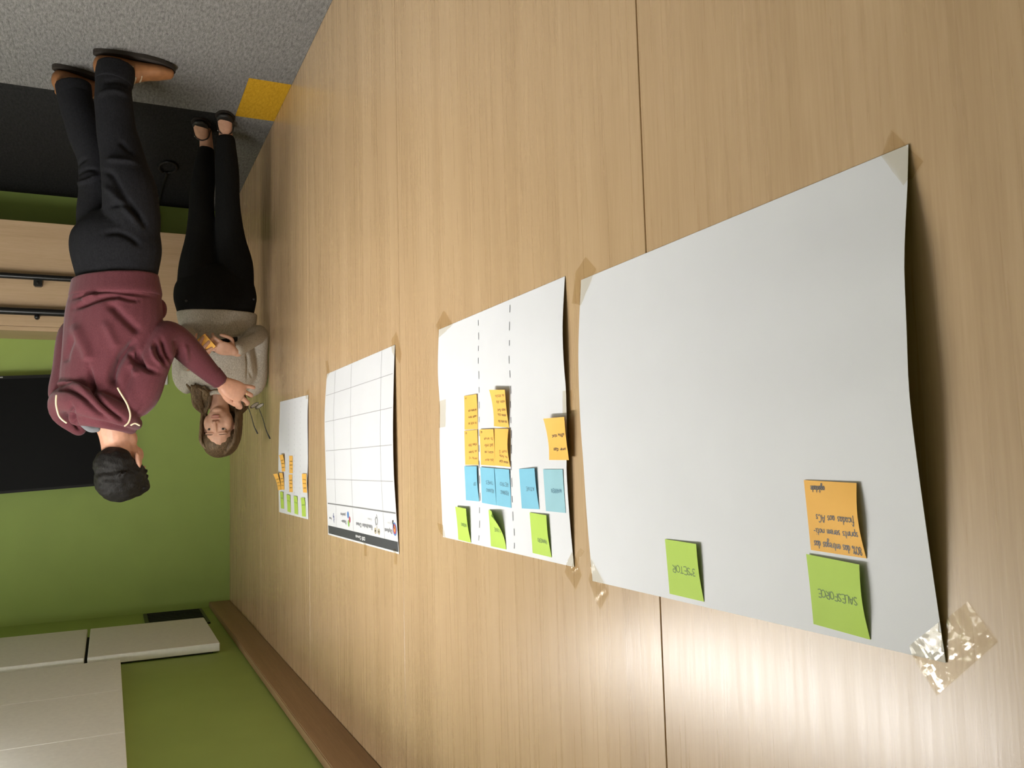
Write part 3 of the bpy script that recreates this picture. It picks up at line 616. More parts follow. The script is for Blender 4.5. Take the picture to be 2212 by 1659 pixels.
# ------------------------------------------------------------------ people
def unit(v): v = np.array(v, float); return v/np.linalg.norm(v)
def frame(F, U):
    F = unit(F); L = unit(np.cross(U, F)); return F, L, unit(np.cross(F, L))
def head_parts(c, F, L, U, s=1.0, female=False):
    c = np.array(c, float); ax = [F, L, U]
    E = lambda f, l, u, r: ell(c+s*(f*F+l*L+u*U), [q*s for q in r], ax)
    at = lambda f, l, u: c+s*(f*F+l*L+u*U)
    P = [E(-.012, 0, .036, (.094, .074, .078)), E(.020, 0, -.03, (.066, .068 if female else .061, .085)), E(.032, 0, -.072, (.048, .052 if female else .044, .036)), E(.066 if not female else .060, 0, -.097, (.018, .022, .016) if not female else (.019, .027, .015))]
    nb = .0072 if female else .009
    P.append(tube([at(.080, 0, .008), at(.090, 0, -.012), at(.102, 0, -.031)], [s*nb*.8, s*nb, s*nb*1.25], L, 10, 3))
    for q in (-1, 1):
        P.append(E(.090, q*.0115, -.036, (.011, .0075, .007)))
        P.append(E(.072, q*.031, .021, (.013, .024, .008)))       # brow
        P.append(E(.052, q*.040, -.032, (.026, .022, .030)) if not female else E(.046, q*.042, -.034, (.028, .027, .042)))
        if female: P.append(E(.0655, q*.031, .0068, (.0135, .0165, .0062)))   # upper lid      # cheek
        P.append(E(-.006, q*.076, -.014, (.019, .008, .033)))     # ear
        P.append(E(-.016, q*.082, -.010, (.010, .006, .030)))
        P.append(E(.000, q*.078, -.040, (.009, .007, .010)))
    P.append(E(.084, 0, -.057, (.010, .024, .0055))); P.append(E(.083, 0, -.067, (.010, .020, .006)))
    return P
def hand_parts(wr, D, N, S, s=1.0, curls=None, thumb=None, spread=.1):
    """wrist point, pointing direction, back-of-hand normal, thumb side; five separate bent fingers"""
    wr = np.array(wr, float); D = unit(D); N = unit(N-D*(N@D)); S = unit(S-D*(S@D)-N*(S@N))
    at = lambda d, n_, q: wr+s*(d*D+n_*N+q*S)
    P = [tube([at(-.03, 0, 0), at(0, 0, 0), at(.035, .002, .002), at(.07, .002, 0), at(.09, -.001, -.002)], [(s*.024, s*.019), (s*.027, s*.018), (s*.038, s*.016), (s*.041, s*.014), (s*.036, s*.010)], S, 16, 3)]
    P.append(ell(at(.03, -.008, .024), (s*.028, s*.014, s*.017), [D, N, S]))
    curls = curls or [(25, 40, 25)]*4
    base = [(.090, .027), (.094, .009), (.090, -.010), (.082, -.027)]; ln = [(.040, .025, .020), (.045, .028, .021), (.041, .026, .021), (.032, .020, .018)]; rad = [.0088, .0090, .0085, .0075]
    tips = []
    for i in range(4):
        b = at(base[i][0]-.014, .001, base[i][1]); sd = unit(D+S*(spread*(1.2-i)*.8)); ang = 0; pts = [b]; p = b
        for j in range(3):
            ang += math.radians(curls[i][j]); d = sd*math.cos(ang)-N*math.sin(ang); p = p+s*(ln[i][j]+(.014 if j == 0 else 0))*d; pts.append(p)
        r = s*rad[i]; P.append(tube(pts, [r*1.08, r*1.08, r*.98, r*.85], S, 12, 4)); tips.append(pts)
    t = thumb or ((.25, -.35, .55), (.9, -.3, .1), (.95, -.25, -.15))
    p = at(.016, -.006, .020); pts = [p]
    for (a, b, c_), l in zip(t, (.040, .034, .027)):
        p = p+s*l*unit(a*D+b*N+c_*S); pts.append(p)
    P.append(tube(pts, [s*.0125, s*.0115, s*.0105, s*.0088], N, 12, 4)); tips.append(pts)
    return P, tips
def crease(post_list, bx=-1):
    """ridges (+) and valleys (-) of cloth along polylines given in (y, z), on the side facing direction bx in x"""
    def f(V, N):
        out = V.copy(); face = np.clip(N[:, 0]*bx*2.2+.35, 0, 1)
        d_tot = np.zeros(len(V))
        for pts, wdt, amp in post_list:
            q = crs(np.array([(p[1], p[2]) for p in pts]), 6); a = q[:-1]; b = q[1:]; best = np.full(len(V), 9.); tt = np.zeros(len(V))
            lo = q.min(0)-.08; hi = q.max(0)+.08
            idx = np.where((V[:, 1] > lo[0]) & (V[:, 1] < hi[0]) & (V[:, 2] > lo[1]) & (V[:, 2] < hi[1]))[0]
            if len(idx) == 0: continue
            X = V[idx][:, 1:3]; bd = np.full(len(idx), 9.); bt = np.zeros(len(idx))
            for k in range(len(a)):
                ab = b[k]-a[k]; t = np.clip(((X-a[k])@ab)/(ab@ab+1e-12), 0, 1); dd = np.linalg.norm(X-(a[k]+t[:, None]*ab), axis=1)
                m = dd < bd; bd[m] = dd[m]; bt[m] = (k+t[m])/len(a)
            taper = np.clip(np.minimum(bt, 1-bt)*5, .15, 1)
            d_tot[idx] += amp*np.exp(-(bd/wdt)**2)*taper
        return out+N*(d_tot*face)[:, None]
    return f
def wobble(amp, sc, seed=0):
    r = np.random.RandomState(seed); K = r.normal(size=(10, 3)); K /= np.linalg.norm(K, axis=1)[:, None]; ph = r.uniform(0, 6.3, 10); fr = r.uniform(.6, 1.6, 10)
    def f(V, N):
        d = sum(np.sin(V@(K[i]*sc*fr[i])+ph[i]) for i in range(10))/4
        return V+N*(amp*d)[:, None]
    return f
def chain(*fs):
    def f(V, N):
        for g in fs: V = g(V, N)
        return V
    return f
def skin_mat(name, col):
    m, nt, p = mat_new(name); p.inputs['Base Color'].default_value = (*col, 1); p.inputs['Roughness'].default_value = .48; p.inputs['Specular IOR Level'].default_value = .35
    p.inputs['Subsurface Weight'].default_value = .12; p.inputs['Subsurface Radius'].default_value = (.012, .005, .003); p.inputs['Subsurface Scale'].default_value = 1.0
    tc = nd(nt, 'ShaderNodeNewGeometry'); n = nd(nt, 'ShaderNodeTexNoise', Scale=45.0, Detail=3.0); nt.links.new(tc.outputs['Position'], n.inputs['Vector'])
    r = ramp(nt, [(.3, tuple(c*.9 for c in col)), (.7, tuple(min(1, c*1.07) for c in col))]); nt.links.new(n.outputs['Fac'], r.inputs[0]); nt.links.new(r.outputs[0], p.inputs['Base Color'])
    return m
def cloth_mat(name, c0, c1, scale, bump, stretch=(1, 1, 1), rough=.9, sheen=.0):
    m, nt, p = mat_new(name); tc = nd(nt, 'ShaderNodeNewGeometry'); mp = nd(nt, 'ShaderNodeMapping'); mp.inputs['Scale'].default_value = stretch
    nt.links.new(tc.outputs['Position'], mp.inputs[0])
    n = nd(nt, 'ShaderNodeTexNoise', Scale=scale, Detail=4.0, Roughness=.65); nt.links.new(mp.outputs[0], n.inputs['Vector'])
    r = ramp(nt, [(.34, c0), (.66, c1)]); nt.links.new(n.outputs['Fac'], r.inputs[0]); nt.links.new(r.outputs[0], p.inputs['Base Color'])
    b = nd(nt, 'ShaderNodeBump', Strength=bump, Distance=.003); nt.links.new(n.outputs['Fac'], b.inputs['Height']); nt.links.new(b.outputs[0], p.inputs['Normal'])
    p.inputs['Roughness'].default_value = rough; p.inputs['Specular IOR Level'].default_value = .2; p.inputs['Sheen Weight'].default_value = sheen
    return m
M['skin_man'] = skin_mat('warm_skin', (.60, .32, .215)); M['skin_woman'] = skin_mat('fair_skin', (.56, .315, .215))
M['lip'] = simple('lip_skin', (.42, .16, .13), .45); M['hoodie'] = cloth_mat('maroon_fleece', (.094, .024, .031), (.142, .040, .049), 420, .2, (1, 1, .5), sheen=.12)
M['jeans'] = cloth_mat('charcoal_denim', (.006, .006, .0075), (.013, .013, .0155), 220, .3, (1, 1, .5)); M['black_cloth'] = cloth_mat('black_trouser_cloth', (.005, .005, .005), (.009, .009, .009), 200, .2)
M['knit'] = cloth_mat('beige_marl_knit', (.35, .31, .255), (.60, .55, .47), 300, .6, (1, 1, .45)); M['tee'] = simple('grey_tee', (.17, .175, .185), .9)
M['cord'] = simple('cream_cord', (.72, .60, .42), .8, bump=.4, bscale=500)
M['hair_black'] = cloth_mat('black_hair', (.006, .0055, .005), (.020, .018, .016), 300, .9, (1, 1, .3), .5)
M['hair_brown'] = cloth_mat('brown_hair', (.060, .038, .020), (.175, .115, .063), 190, .8, (1, 1, .08), .45)
M['hair_light'] = cloth_mat('light_brown_hair', (.10, .066, .035), (.25, .175, .10), 190, .8, (1, 1, .08), .45)
M['leather'] = simple('tan_leather', (.25, .105, .038), .5, noise=.18, nscale=30, bump=.15, bscale=300); M['sole'] = simple('dark_rubber_sole', (.022, .016, .012), .7)
M['lace'] = simple('pale_lace', (.45, .36, .24), .8); M['shoe_black'] = simple('black_shoe_leather', (.012, .010, .009), .5); M['buckle'] = simple('silver_buckle', (.6, .58, .52), .25, 1.0)
M['gold'] = simple('gold_ring', (.8, .55, .22), .25, 1.0); M['eye_white'] = simple('eye_white', (.40, .36, .33), .3); M['iris'] = simple('dark_iris', (.03, .022, .016), .5, spec=.2); M['brow'] = simple('brow_hair', (.14, .085, .055), .9)
M['rivet'] = simple('dull_rivet', (.05, .05, .05), .5, .6)

# ======================= the man
m_ = empty('person', (3.79, -.72, 0), 'man in a maroon hoodie and dark jeans seen from behind, reaching out with glasses', 'person')
MF = np.array((.766, .643, 0)); ML = np.array((-.643, .766, 0))
hF, hL, hU = frame((.84, .52, -.10), (.06, .17, 1)); hc = np.array((3.8, -0.6771, 1.6861))
sk = head_parts(hc, hF, hL, hU, 1.07)
sk.append(tube([(3.8, -0.7201, 1.4867), (3.79, -0.706, 1.5341), (3.8, -0.6952, 1.5902), hc-.05*hU-.01*hF], [(.085, .07), .064, .060, .060], ML, 18, 3))
sk.append(ell(np.array((3.8, -0.6542, 1.5777)), (.040, .036, .045), [hF, hL, hU]))
sk.append(tube([(3.78, -0.7085, 0.7252), (3.78, -0.7063, 0.9184), (3.78, -0.7207, 1.1486), (3.78, -0.742, 1.3567), (3.79, -0.7374, 1.4591)], [(.12, .075), (.12, .07), (.125, .065), (.125, .065), (.09, .06)], ML, 18, 3))
# arms, bare below the cuff
wrL = np.array((3.81, -0.2903, 1.3408))
sk.append(tube([(3.69, -0.609, 1.4151), (3.7, -0.5419, 1.1627), (3.76, -0.4034, 1.2531), (3.8, -0.3216, 1.3163), wrL], [.036, .034, .032, .029, (.031, .024)], None, 14, 3))
sk.append(tube([(3.88, -0.8795, 1.3875), (3.97, -0.8526, 1.1168), (4.14, -0.7845, 1.1453), (4.22, -0.7478, 1.1547)], [.045, .038, .03, .027], None, 14, 3))
hp, tipsM = hand_parts(wrL, np.array((3.83, -0.1664, 1.4107))-wrL, np.array((-1, -.15, -.15)), np.array((0, -.5, .8)), 1.12,
    curls=[(40, 40, 25), (32, 38, 25), (26, 40, 28), (12, 30, 40)], thumb=((.75, -.25, .45), (.97, -.25, .10), (.97, -.2, -.12)), spread=.30)
sk += hp
hq, _t = hand_parts((4.22, -0.7478, 1.1547), (.5, .8, .1), (.7, -.5, .4), (-.2, -.3, .9), .95); sk += hq
legL = [(3.72, -0.65, 0.7928), (3.7, -0.658, 0.5584), (3.7, -0.6884, 0.4365), (3.69, -0.7155, 0.3083), (3.715, -0.7215, 0.065), (3.722, -0.722, 0.0186)]
legR = [(3.84, -0.7648, 0.7738), (3.86, -0.7648, 0.5122), (3.87, -0.7821, 0.3915), (3.88, -0.822, 0.2934), (3.92, -0.8726, 0.1143), (3.945, -0.8796, 0.0501)]
for lg in (legL, legR): sk.append(tube(lg, [.075, .065, .055, .05, .034, .022], ML, 14, 3))
fuse('body', sk, .0042, 3, M['skin_man'], m_)
# hair: short black, following the skull
hr = []
for f, l, u, r in ((-.016, 0, .047, (.106, .086, .088)), (-.050, 0, -.010, (.064, .074, .066)), (-.045, .0, -.045, (.045, .058, .03)), (.03, .01, .085, (.062, .068, .045)), (-.01, .062, .02, (.03, .022, .035)), (-.01, -.062, .02, (.03, .022, .035))):
    hr.append(ell(hc+1.07*(f*hF+l*hL+u*hU), [1.07*q for q in r], [hF, hL, hU]))
rs = np.random.RandomState(3)
for i in range(110):
    th, ph = rs.uniform(0, 6.28), rs.uniform(.0, 1.75); d = np.array((math.sin(ph)*math.cos(th), math.sin(ph)*math.sin(th), math.cos(ph)))
    if d[0] > .55 and d[2] < .6: continue
    p0 = hc+1.07*((-.016+.104*d[0])*hF+.084*d[1]*hL+(.047+.086*d[2])*hU); n = unit(d[0]*hF+d[1]*hL+d[2]*hU); tg = unit(np.cross(n, hU+.3*hL)+rs.normal(size=3)*.5-hU*.6)
    hr.append(tube([p0-n*.006, p0-n*.002+tg*.012, p0-n*.006+tg*.026], [.007, .006, .003], None, 6, 2))
fuse('hair', hr, .0042, 2, M['hair_black'], m_, chain(wobble(.0022, 160, 2)))
# hoodie
ho = [tube([(3.78, -0.7062, 0.9261), (3.78, -0.7054, 0.9951), (3.78, -0.7112, 1.0911), (3.78, -0.7266, 1.2246), (3.78, -0.7405, 1.338), (3.785, -0.7446, 1.4163), (3.79, -0.7322, 1.4684), (3.79, -0.7165, 1.5097)],
      [(.178, .130), (.190, .142), (.203, .150), (.195, .142), (.188, .13), (.172, .118), (.125, .10), (.085, .082)], ML, 30, 4, True, .006)]
ho.append(tube([(3.71, -0.637, 1.4398), (3.67, -0.6065, 1.3943), (3.66, -0.577, 1.3095), (3.67, -0.543, 1.2177), (3.69, -0.5232, 1.1691), (3.72, -0.4754, 1.1786), (3.76, -0.4072, 1.2375), (3.79, -0.3414, 1.2978), (3.805, -0.3022, 1.3315)], [.066, .072, .067, .066, .066, .062, .055, .044, .036], None, 20, 4))
ho.append(tube([(3.86, -0.8532, 1.4228), (3.89, -0.8799, 1.3829), (3.92, -0.8744, 1.2694), (3.97, -0.8644, 1.1369), (4.04, -0.8318, 1.1119), (4.17, -0.7663, 1.1491)], [.065, .070, .062, .060, .055, .04], None, 20, 4))
ho.append(ell((3.84, -0.5358, 1.0302), (.035, .03, .045)))
# the hood lying round the neck
ho.append(tube([(3.74, -0.6219, 1.5202), (3.655, -0.6644, 1.4945), (3.63, -0.7579, 1.4561), (3.7, -0.848, 1.4228), (3.8, -0.9003, 1.4233), (3.88, -0.8998, 1.4685), (3.93, -0.8369, 1.5291)], [(.026, .022), (.040, .034), (.052, .045), (.056, .046), (.047, .042), (.042, .038), (.03, .03)], (0, 0, 1), 18, 4))
ho.append(tube([(3.77, -0.6398, 1.5356), (3.7, -0.6918, 1.5141), (3.68, -0.7741, 1.4927), (3.76, -0.8409, 1.4882)], [(.026, .022), (.036, .03), (.042, .036), (.036, .03)], (0, 0, 1), 16, 4))
Z2 = lambda x, y: (80+x/3.95, 540+y/3.95)
cr = []
for pts, wd, am in [
  ([(3.66, -0.869, 1.024), (3.66, -0.819, 1.013), (3.66, -0.753, 1.003), (3.66, -0.669, 1.01), (3.66, -0.565, 1.014)], 0.0072, -0.012),
  ([(3.66, -0.854, 1.064), (3.66, -0.818, 1.053), (3.66, -0.769, 1.035), (3.66, -0.719, 1.026), (3.66, -0.651, 1.039), (3.66, -0.626, 1.034)], 0.009, -0.024),
  ([(3.66, -0.74, 1.049), (3.66, -0.714, 1.071), (3.66, -0.685, 1.103), (3.66, -0.638, 1.148), (3.66, -0.614, 1.163)], 0.0144, -0.021),
  ([(3.66, -0.799, 1.283), (3.66, -0.785, 1.37), (3.66, -0.747, 1.443), (3.66, -0.689, 1.502), (3.66, -0.663, 1.519)], 0.0081, -0.026),
  ([(3.66, -0.69, 1.387), (3.66, -0.713, 1.346), (3.66, -0.691, 1.276), (3.66, -0.654, 1.224), (3.66, -0.624, 1.19)], 0.0144, -0.039),
  ([(3.66, -0.628, 1.227), (3.66, -0.617, 1.279), (3.66, -0.593, 1.311), (3.66, -0.546, 1.325)], 0.009, -0.026),
  ([(3.66, -0.658, 1.242), (3.66, -0.632, 1.279), (3.66, -0.606, 1.297)], 0.009, -0.016),
  ([(3.66, -0.564, 1.197), (3.66, -0.551, 1.249), (3.66, -0.517, 1.296)], 0.0072, -0.022),
  ([(3.66, -0.542, 1.182), (3.66, -0.524, 1.239), (3.66, -0.504, 1.276)], 0.0072, -0.022),
  ([(3.66, -0.577, 1.217), (3.66, -0.568, 1.264), (3.66, -0.537, 1.301)], 0.0063, 0.014),
  ([(3.66, -0.857, 1.443), (3.66, -0.848, 1.506), (3.66, -0.829, 1.542)], 0.0072, -0.02),
  ([(3.66, -0.858, 1.12), (3.66, -0.828, 1.183), (3.66, -0.803, 1.246), (3.66, -0.797, 1.283)], 0.0198, 0.018),
  ([(3.66, -0.826, 1.038), (3.66, -0.798, 1.025), (3.66, -0.769, 1.021)], 0.009, 0.016),
  ([(3.66, -0.715, 1.032), (3.66, -0.677, 1.037), (3.66, -0.63, 1.046)], 0.009, 0.014),
  ([(3.66, -0.657, 1.28), (3.66, -0.64, 1.312), (3.66, -0.623, 1.34)], 0.0126, 0.012),
  ([(3.66, -0.914, 1.362), (3.66, -0.886, 1.353), (3.66, -0.842, 1.37), (3.66, -0.793, 1.411)], 0.0108, 0.015),
  ([(3.66, -0.909, 1.385), (3.66, -0.87, 1.384), (3.66, -0.821, 1.416), (3.66, -0.763, 1.484), (3.66, -0.713, 1.521)], 0.009, -0.02),
  ([(3.66, -0.849, 1.165), (3.66, -0.876, 1.235), (3.66, -0.883, 1.28)], 0.0126, -0.0105),
  ([(3.66, -0.751, 1.115), (3.66, -0.717, 1.188), (3.66, -0.7, 1.234)], 0.0162, 0.0105),
  ([(3.66, -0.49, 1.18), (3.66, -0.476, 1.247)], 0.0108, -0.009),
  ([(3.66, -0.45, 1.198), (3.66, -0.431, 1.27)], 0.009, 0.012)]: cr.append((pts, wd, am))
fuse('hoodie', ho, .0052, 5, M['hoodie'], m_, chain(wobble(.0010, 34, 5), crease(cr)))
fuse('rib_hem', [tube([(3.78, -0.708, 0.9185), (3.78, -0.7069, 0.9415), (3.78, -0.7055, 0.9875), (3.78, -0.7053, 1.0028)], [(.181, .133), (.184, .137), (.192, .145), (.190, .143)], ML, 40, 3, True, .006)], .005, 2, M['hoodie'], m_)
fuse('sleeve_cuff', [tube([(3.796, -0.3296, 1.3069), (3.805, -0.306, 1.3275), (3.81, -0.2922, 1.3408)], [.043, .038, .035], None, 20, 3, True, .004)], .004, 1, M['hoodie'], m_)
fuse('tee_collar', [tube([(3.75, -0.8223, 1.5108), (3.72, -0.8051, 1.5286), (3.708, -0.7869, 1.5402), (3.71, -0.7657, 1.5385)], [(.014, .012)]*4, (0, 0, 1), 12, 4)], .004, 1, M['tee'], m_)
for pts in [[(3.58, -0.695, 1.389), (3.58, -0.686, 1.406), (3.58, -0.675, 1.425), (3.58, -0.665, 1.443), (3.58, -0.657, 1.463), (3.58, -0.651, 1.486), (3.58, -0.651, 1.504), (3.58, -0.657, 1.522), (3.58, -0.669, 1.534)],
  [(3.58, -0.647, 1.531), (3.58, -0.639, 1.526), (3.58, -0.631, 1.525), (3.58, -0.618, 1.532)],
  [(3.58, -0.903, 1.418), (3.58, -0.904, 1.439), (3.58, -0.902, 1.461), (3.58, -0.894, 1.492), (3.58, -0.883, 1.508), (3.58, -0.869, 1.52)]]:
    v, f = tube(pts, [.0034]*len(pts), None, 8, 4); mesh('drawstring', v, f, M['cord'], m_, True)
# jeans with turned-up cuffs
je = [tube([(3.78, -0.7026, 0.9412), (3.78, -0.7033, 0.8796), (3.78, -0.7059, 0.8025), (3.78, -0.7085, 0.7252), (3.78, -0.7091, 0.6708)], [(.162, .116), (.178, .130), (.190, .143), (.180, .135), (.13, .10)], ML, 26, 3)]
je.append(tube([(3.73, -0.6478, 0.8191), (3.72, -0.6472, 0.7349), (3.71, -0.6518, 0.6416), (3.7, -0.6597, 0.5586), (3.7, -0.6884, 0.4365), (3.69, -0.7155, 0.3083), (3.69, -0.722, 0.1832), (3.695, -0.7195, 0.1027)], [.10, .107, .108, .105, .088, .074, .070, .070], None, 22, 4, True, .005))
je.append(tube([(3.83, -0.7558, 0.8047), (3.84, -0.7656, 0.7152), (3.85, -0.7669, 0.6144), (3.86, -0.7648, 0.5122), (3.87, -0.7821, 0.3915), (3.88, -0.822, 0.2934), (3.89, -0.8532, 0.1938), (3.9, -0.8736, 0.1226)], [.09, .09, .088, .085, .08, .077, .070, .067], None, 22, 4, True, .005))
fuse('jeans', je, .006, 5, M['jeans'], m_, chain(wobble(.003, 30, 8), crease([
  ([(3.62, -0.764, 0.512), (3.62, -0.727, 0.543), (3.62, -0.69, 0.616), (3.62, -0.652, 0.666), (3.62, -0.604, 0.72)], 0.01, -0.016),
  ([(3.62, -0.749, 0.475), (3.62, -0.697, 0.48), (3.62, -0.622, 0.482)], 0.01, 0.0128),
  ([(3.62, -0.758, 0.571), (3.62, -0.716, 0.619), (3.62, -0.673, 0.674), (3.62, -0.619, 0.746)], 0.012, 0.0144),
  ([(3.62, -0.742, 0.663), (3.62, -0.689, 0.658), (3.62, -0.636, 0.688), (3.62, -0.593, 0.743)], 0.01, -0.0144),
  ([(3.62, -0.756, 0.776), (3.62, -0.704, 0.768), (3.62, -0.651, 0.79), (3.62, -0.619, 0.817)], 0.01, -0.016),
  ([(3.62, -0.703, 0.397), (3.62, -0.676, 0.423), (3.62, -0.644, 0.449)], 0.01, -0.0128),
  ([(3.62, -0.784, 0.217), (3.62, -0.731, 0.196), (3.62, -0.662, 0.197)], 0.01, 0.0096),
  ([(3.8, -0.921, 0.455), (3.8, -0.869, 0.442), (3.8, -0.815, 0.423)], 0.008, -0.0128),
  ([(3.8, -0.863, 0.484), (3.8, -0.815, 0.472), (3.8, -0.777, 0.48)], 0.007, -0.0128),
  ([(3.8, -0.862, 0.521), (3.8, -0.814, 0.521), (3.8, -0.771, 0.492)], 0.007, 0.0128),
  ([(3.62, -0.763, 0.166), (3.62, -0.711, 0.154), (3.62, -0.663, 0.155)], 0.01, -0.0112)])))
for a, b, r in (((3.69, -0.7226, 0.1385), (3.7, -0.7148, 0.0625), .074), ((3.9, -0.8699, 0.1361), (3.905, -0.8779, 0.0788), .070)):
    fuse('trouser_cuff', [tube([a, tuple((np.array(a)+np.array(b))/2), b], [r*.97, r, r], None, 22, 3, True, .005)], .005, 2, M['jeans'], m_)
def shoe(heel, toe, upper, sole, parent, lace=None, low=False, name='shoe'):
    h = np.array(heel, float); t = np.array(toe, float); d = t-h; Ln = np.linalg.norm(d); d /= Ln; sd = np.array((-d[1], d[0], 0))
    at = lambda f, z: h+d*Ln*f+np.array((0, 0, z))
    if not low: prof = [(.08, .062, .034, .044), (.22, .062, .038, .050), (.42, .064, .041, .050), (.62, .052, .046, .036), (.80, .044, .048, .029), (.93, .040, .036, .021)]
    else: prof = [(.08, .040, .028, .026), (.3, .034, .030, .022), (.6, .030, .036, .018), (.8, .026, .038, .015), (.94, .022, .026, .012)]
    body_ = [tube([at(a, z) for a, z, _, _ in prof], [(w_, h_) for _, _, w_, h_ in prof], sd, 20, 4)]
    if not low: body_.append(tube([at(.20, .05), at(.215, .09), at(.21, .118)], [(.042, .055), (.044, .054), (.043, .052)], sd, 18, 3, True, .005))
    o = fuse(name, body_, .0042, 2, upper, parent)
    bm = bmesh.new(); n = 36; top = []; bot = []; th_ = .017 if not low else .010
    for i in range(n):
        a = 2*math.pi*i/n; f = .5-.5*math.cos(a); wdt = (.036+.016*math.sin(math.pi*min(1, f*.95))**1+.006*(f > .5))*(1 if not low else .80)
        y = wdt*math.copysign(abs(math.sin(a))**.62, math.sin(a)); p = h+d*(Ln*(-.02+1.04*f))+sd*y
        lift = .012*max(0, f-.8)/.2 if not low else 0
        bot.append(bm.verts.new((p[0], p[1], .001+lift))); top.append(bm.verts.new((p[0], p[1], th_+lift)))
    bm.faces.new(bot[::-1]); bm.faces.new(top)
    for i in range(n): bm.faces.new((bot[i], bot[(i+1) % n], top[(i+1) % n], top[i]))
    me = bpy.data.meshes.new('sole'); bm.to_mesh(me); bm.free(); link('sole', me, sole, o)
    if lace:
        for k in range(4):
            f = .40+.075*k; z = .120-.012*k-.010*(k > 2)
            v, fc = tube([at(f, z-.012)-sd*.026, at(f+.01, z+.001), at(f+.02, z-.012)+sd*.026], [.005]*3, None, 8, 4); mesh('lace', v, fc, lace, o, True)
        for q in (-1, 1):
            v, fc = tube([at(.46, .108), at(.43, .105)+sd*q*.03, at(.40, .075)+sd*q*.047, at(.45, .062)+sd*q*.05], [.0032]*4, None, 8, 4); mesh('lace', v, fc, lace, o, True)
    return o
shoe((3.705, -.795, 0), (3.735, -.492, 0), M['leather'], M['sole'], m_, M['lace'])
shoe((3.905, -.950, 0), (4.040, -.705, 0), M['leather'], M['sole'], m_, M['lace'])
rg = tipsM[2]; a = np.array(rg[0])*.45+np.array(rg[1])*.55; dr = unit(np.array(rg[1])-np.array(rg[0])); s1 = unit(np.cross(dr, (0, 0, 1))); s2 = np.cross(dr, s1)
pts = [a+.0098*(math.cos(t)*s1+math.sin(t)*s2) for t in np.linspace(0, 2*math.pi, 17)]
v, f = tube(pts, [.0018]*17, None, 8, 1); mesh('finger_ring', v, f, M['gold'], m_, True)

# eyeglasses pinched between thumb and index finger
g_ = empty('eyeglasses', (3.86, -0.1541, 1.4494), 'thin dark eyeglasses dangling open from the reaching hand of the man', 'glasses')
hA = np.array((3.79, -0.1819, 1.4497)); hB = np.array((3.915, -0.1159, 1.4502)); tA = np.array((3.8, -0.1476, 1.5577)); tB = np.array((3.925, -0.0741, 1.5771))
fr = unit(hB-hA); dn = unit(np.cross(np.cross(fr, (0, .35, 1)), fr)); dn = -unit(np.array((0, -.85, .35))-fr*(fr@np.array((0, -.85, .35)))) if False else unit(np.array((0, .75, -.5))-fr*(fr@np.array((0, .75, -.5))))
for q in (0, 1):
    c = hA+(hB-hA)*(.27+.46*q)-dn*.0+dn*.018; pts = [c+fr*.027*math.cos(t)+dn*.020*math.sin(t) for t in np.linspace(0, 2*math.pi, 21)]
    v, f = tube(pts, [.0011]*21, None, 6, 1); mesh('rim', v, f, M['tv_frame'], g_, True)
    V = [c]+pts; mesh('lens', V, [(0, i+1, i+2) for i in range(20)], None, g_)
gm, nt, p = mat_new('clear_lens'); p.inputs['Base Color'].default_value = (.9, .95, 1, 1); p.inputs['Transmission Weight'].default_value = 1; p.inputs['Roughness'].default_value = .03; p.inputs['IOR'].default_value = 1.06
for o in g_.children:
    if o.name.startswith('lens'): o.data.materials.append(gm)
c0 = hA+(hB-hA)*.5+dn*.012; v, f = tube([c0-fr*.010, c0-dn*.004, c0+fr*.010], [.0012]*3, None, 6, 3); mesh('bridge', v, f, M['tv_frame'], g_, True)
for h0, t0 in ((hA, tA), (hB, tB)):
    md = h0+(t0-h0)*.72; en = t0+unit(t0-h0)*.0+np.array((0, .006, .004)); v, f = tube([h0, h0+(t0-h0)*.35+np.array((0, .002, 0)), md, en], [.0016, .0016, .0020, .0032], None, 8, 4); mesh('temple', v, f, M['tv_frame'], g_, True)

# ======================= the woman
w_ = empty('person', (4.33, -.25, 0), 'woman in a beige knit sweater and black trousers leaning on the wood wall', 'person')
WL = np.array((0, -1, 0)); hF, hL, hU = frame((-.915, -.40, -.05), (.02, .02, 1)); hc = np.array((4.335, -0.2321, 1.5287)); hs = .97
sk = head_parts(hc, hF, hL, hU, hs, True)
sk.append(tube([(4.36, -0.2426, 1.3187), (4.35, -0.2436, 1.3741), (4.345, -0.2376, 1.4243), hc-.045*hU-.015*hF], [(.085, .06), (.050, .047), .046, .046], WL, 18, 3))
sk.append(tube([(4.36, -0.2548, 0.7708), (4.36, -0.2522, 0.91), (4.36, -0.2497, 1.0484), (4.37, -0.2396, 1.2079), (4.37, -0.2329, 1.2995), (4.365, -0.2355, 1.3502)], [(.13, .09), (.14, .09), (.14, .09), (.15, .095), (.115, .06), (.065, .045)], WL, 18, 3))
wR = np.array((4.155, -0.1949, 1.1616)); wL_ = np.array((4.135, -0.3914, 1.2212))
sk.append(tube([(4.38, -0.0704, 1.292), (4.375, -0.053, 1.1799), (4.345, -0.0507, 1.0852), (4.27, -0.0932, 1.0828), (4.215, -0.1381, 1.1211), wR], [.034, .030, .028, .027, .026, (.024, .020)], None, 14, 3))
sk.append(tube([(4.38, -0.3838, 1.2868), (4.375, -0.3996, 1.1655), (4.335, -0.4009, 1.0893), (4.3, -0.3995, 1.0716), (4.23, -0.3984, 1.1209), wL_], [.034, .030, .028, .027, .026, (.024, .020)], None, 14, 3))
hp, tipsR = hand_parts(wR, np.array((4.12, -0.2758, 1.1443))-wR, np.array((-.8, .1, .55)), np.array((-.3, -.3, -.6)), .88, curls=[(35, 45, 30), (28, 40, 30), (30, 40, 30), (30, 40, 30)], spread=.12)
sk += hp
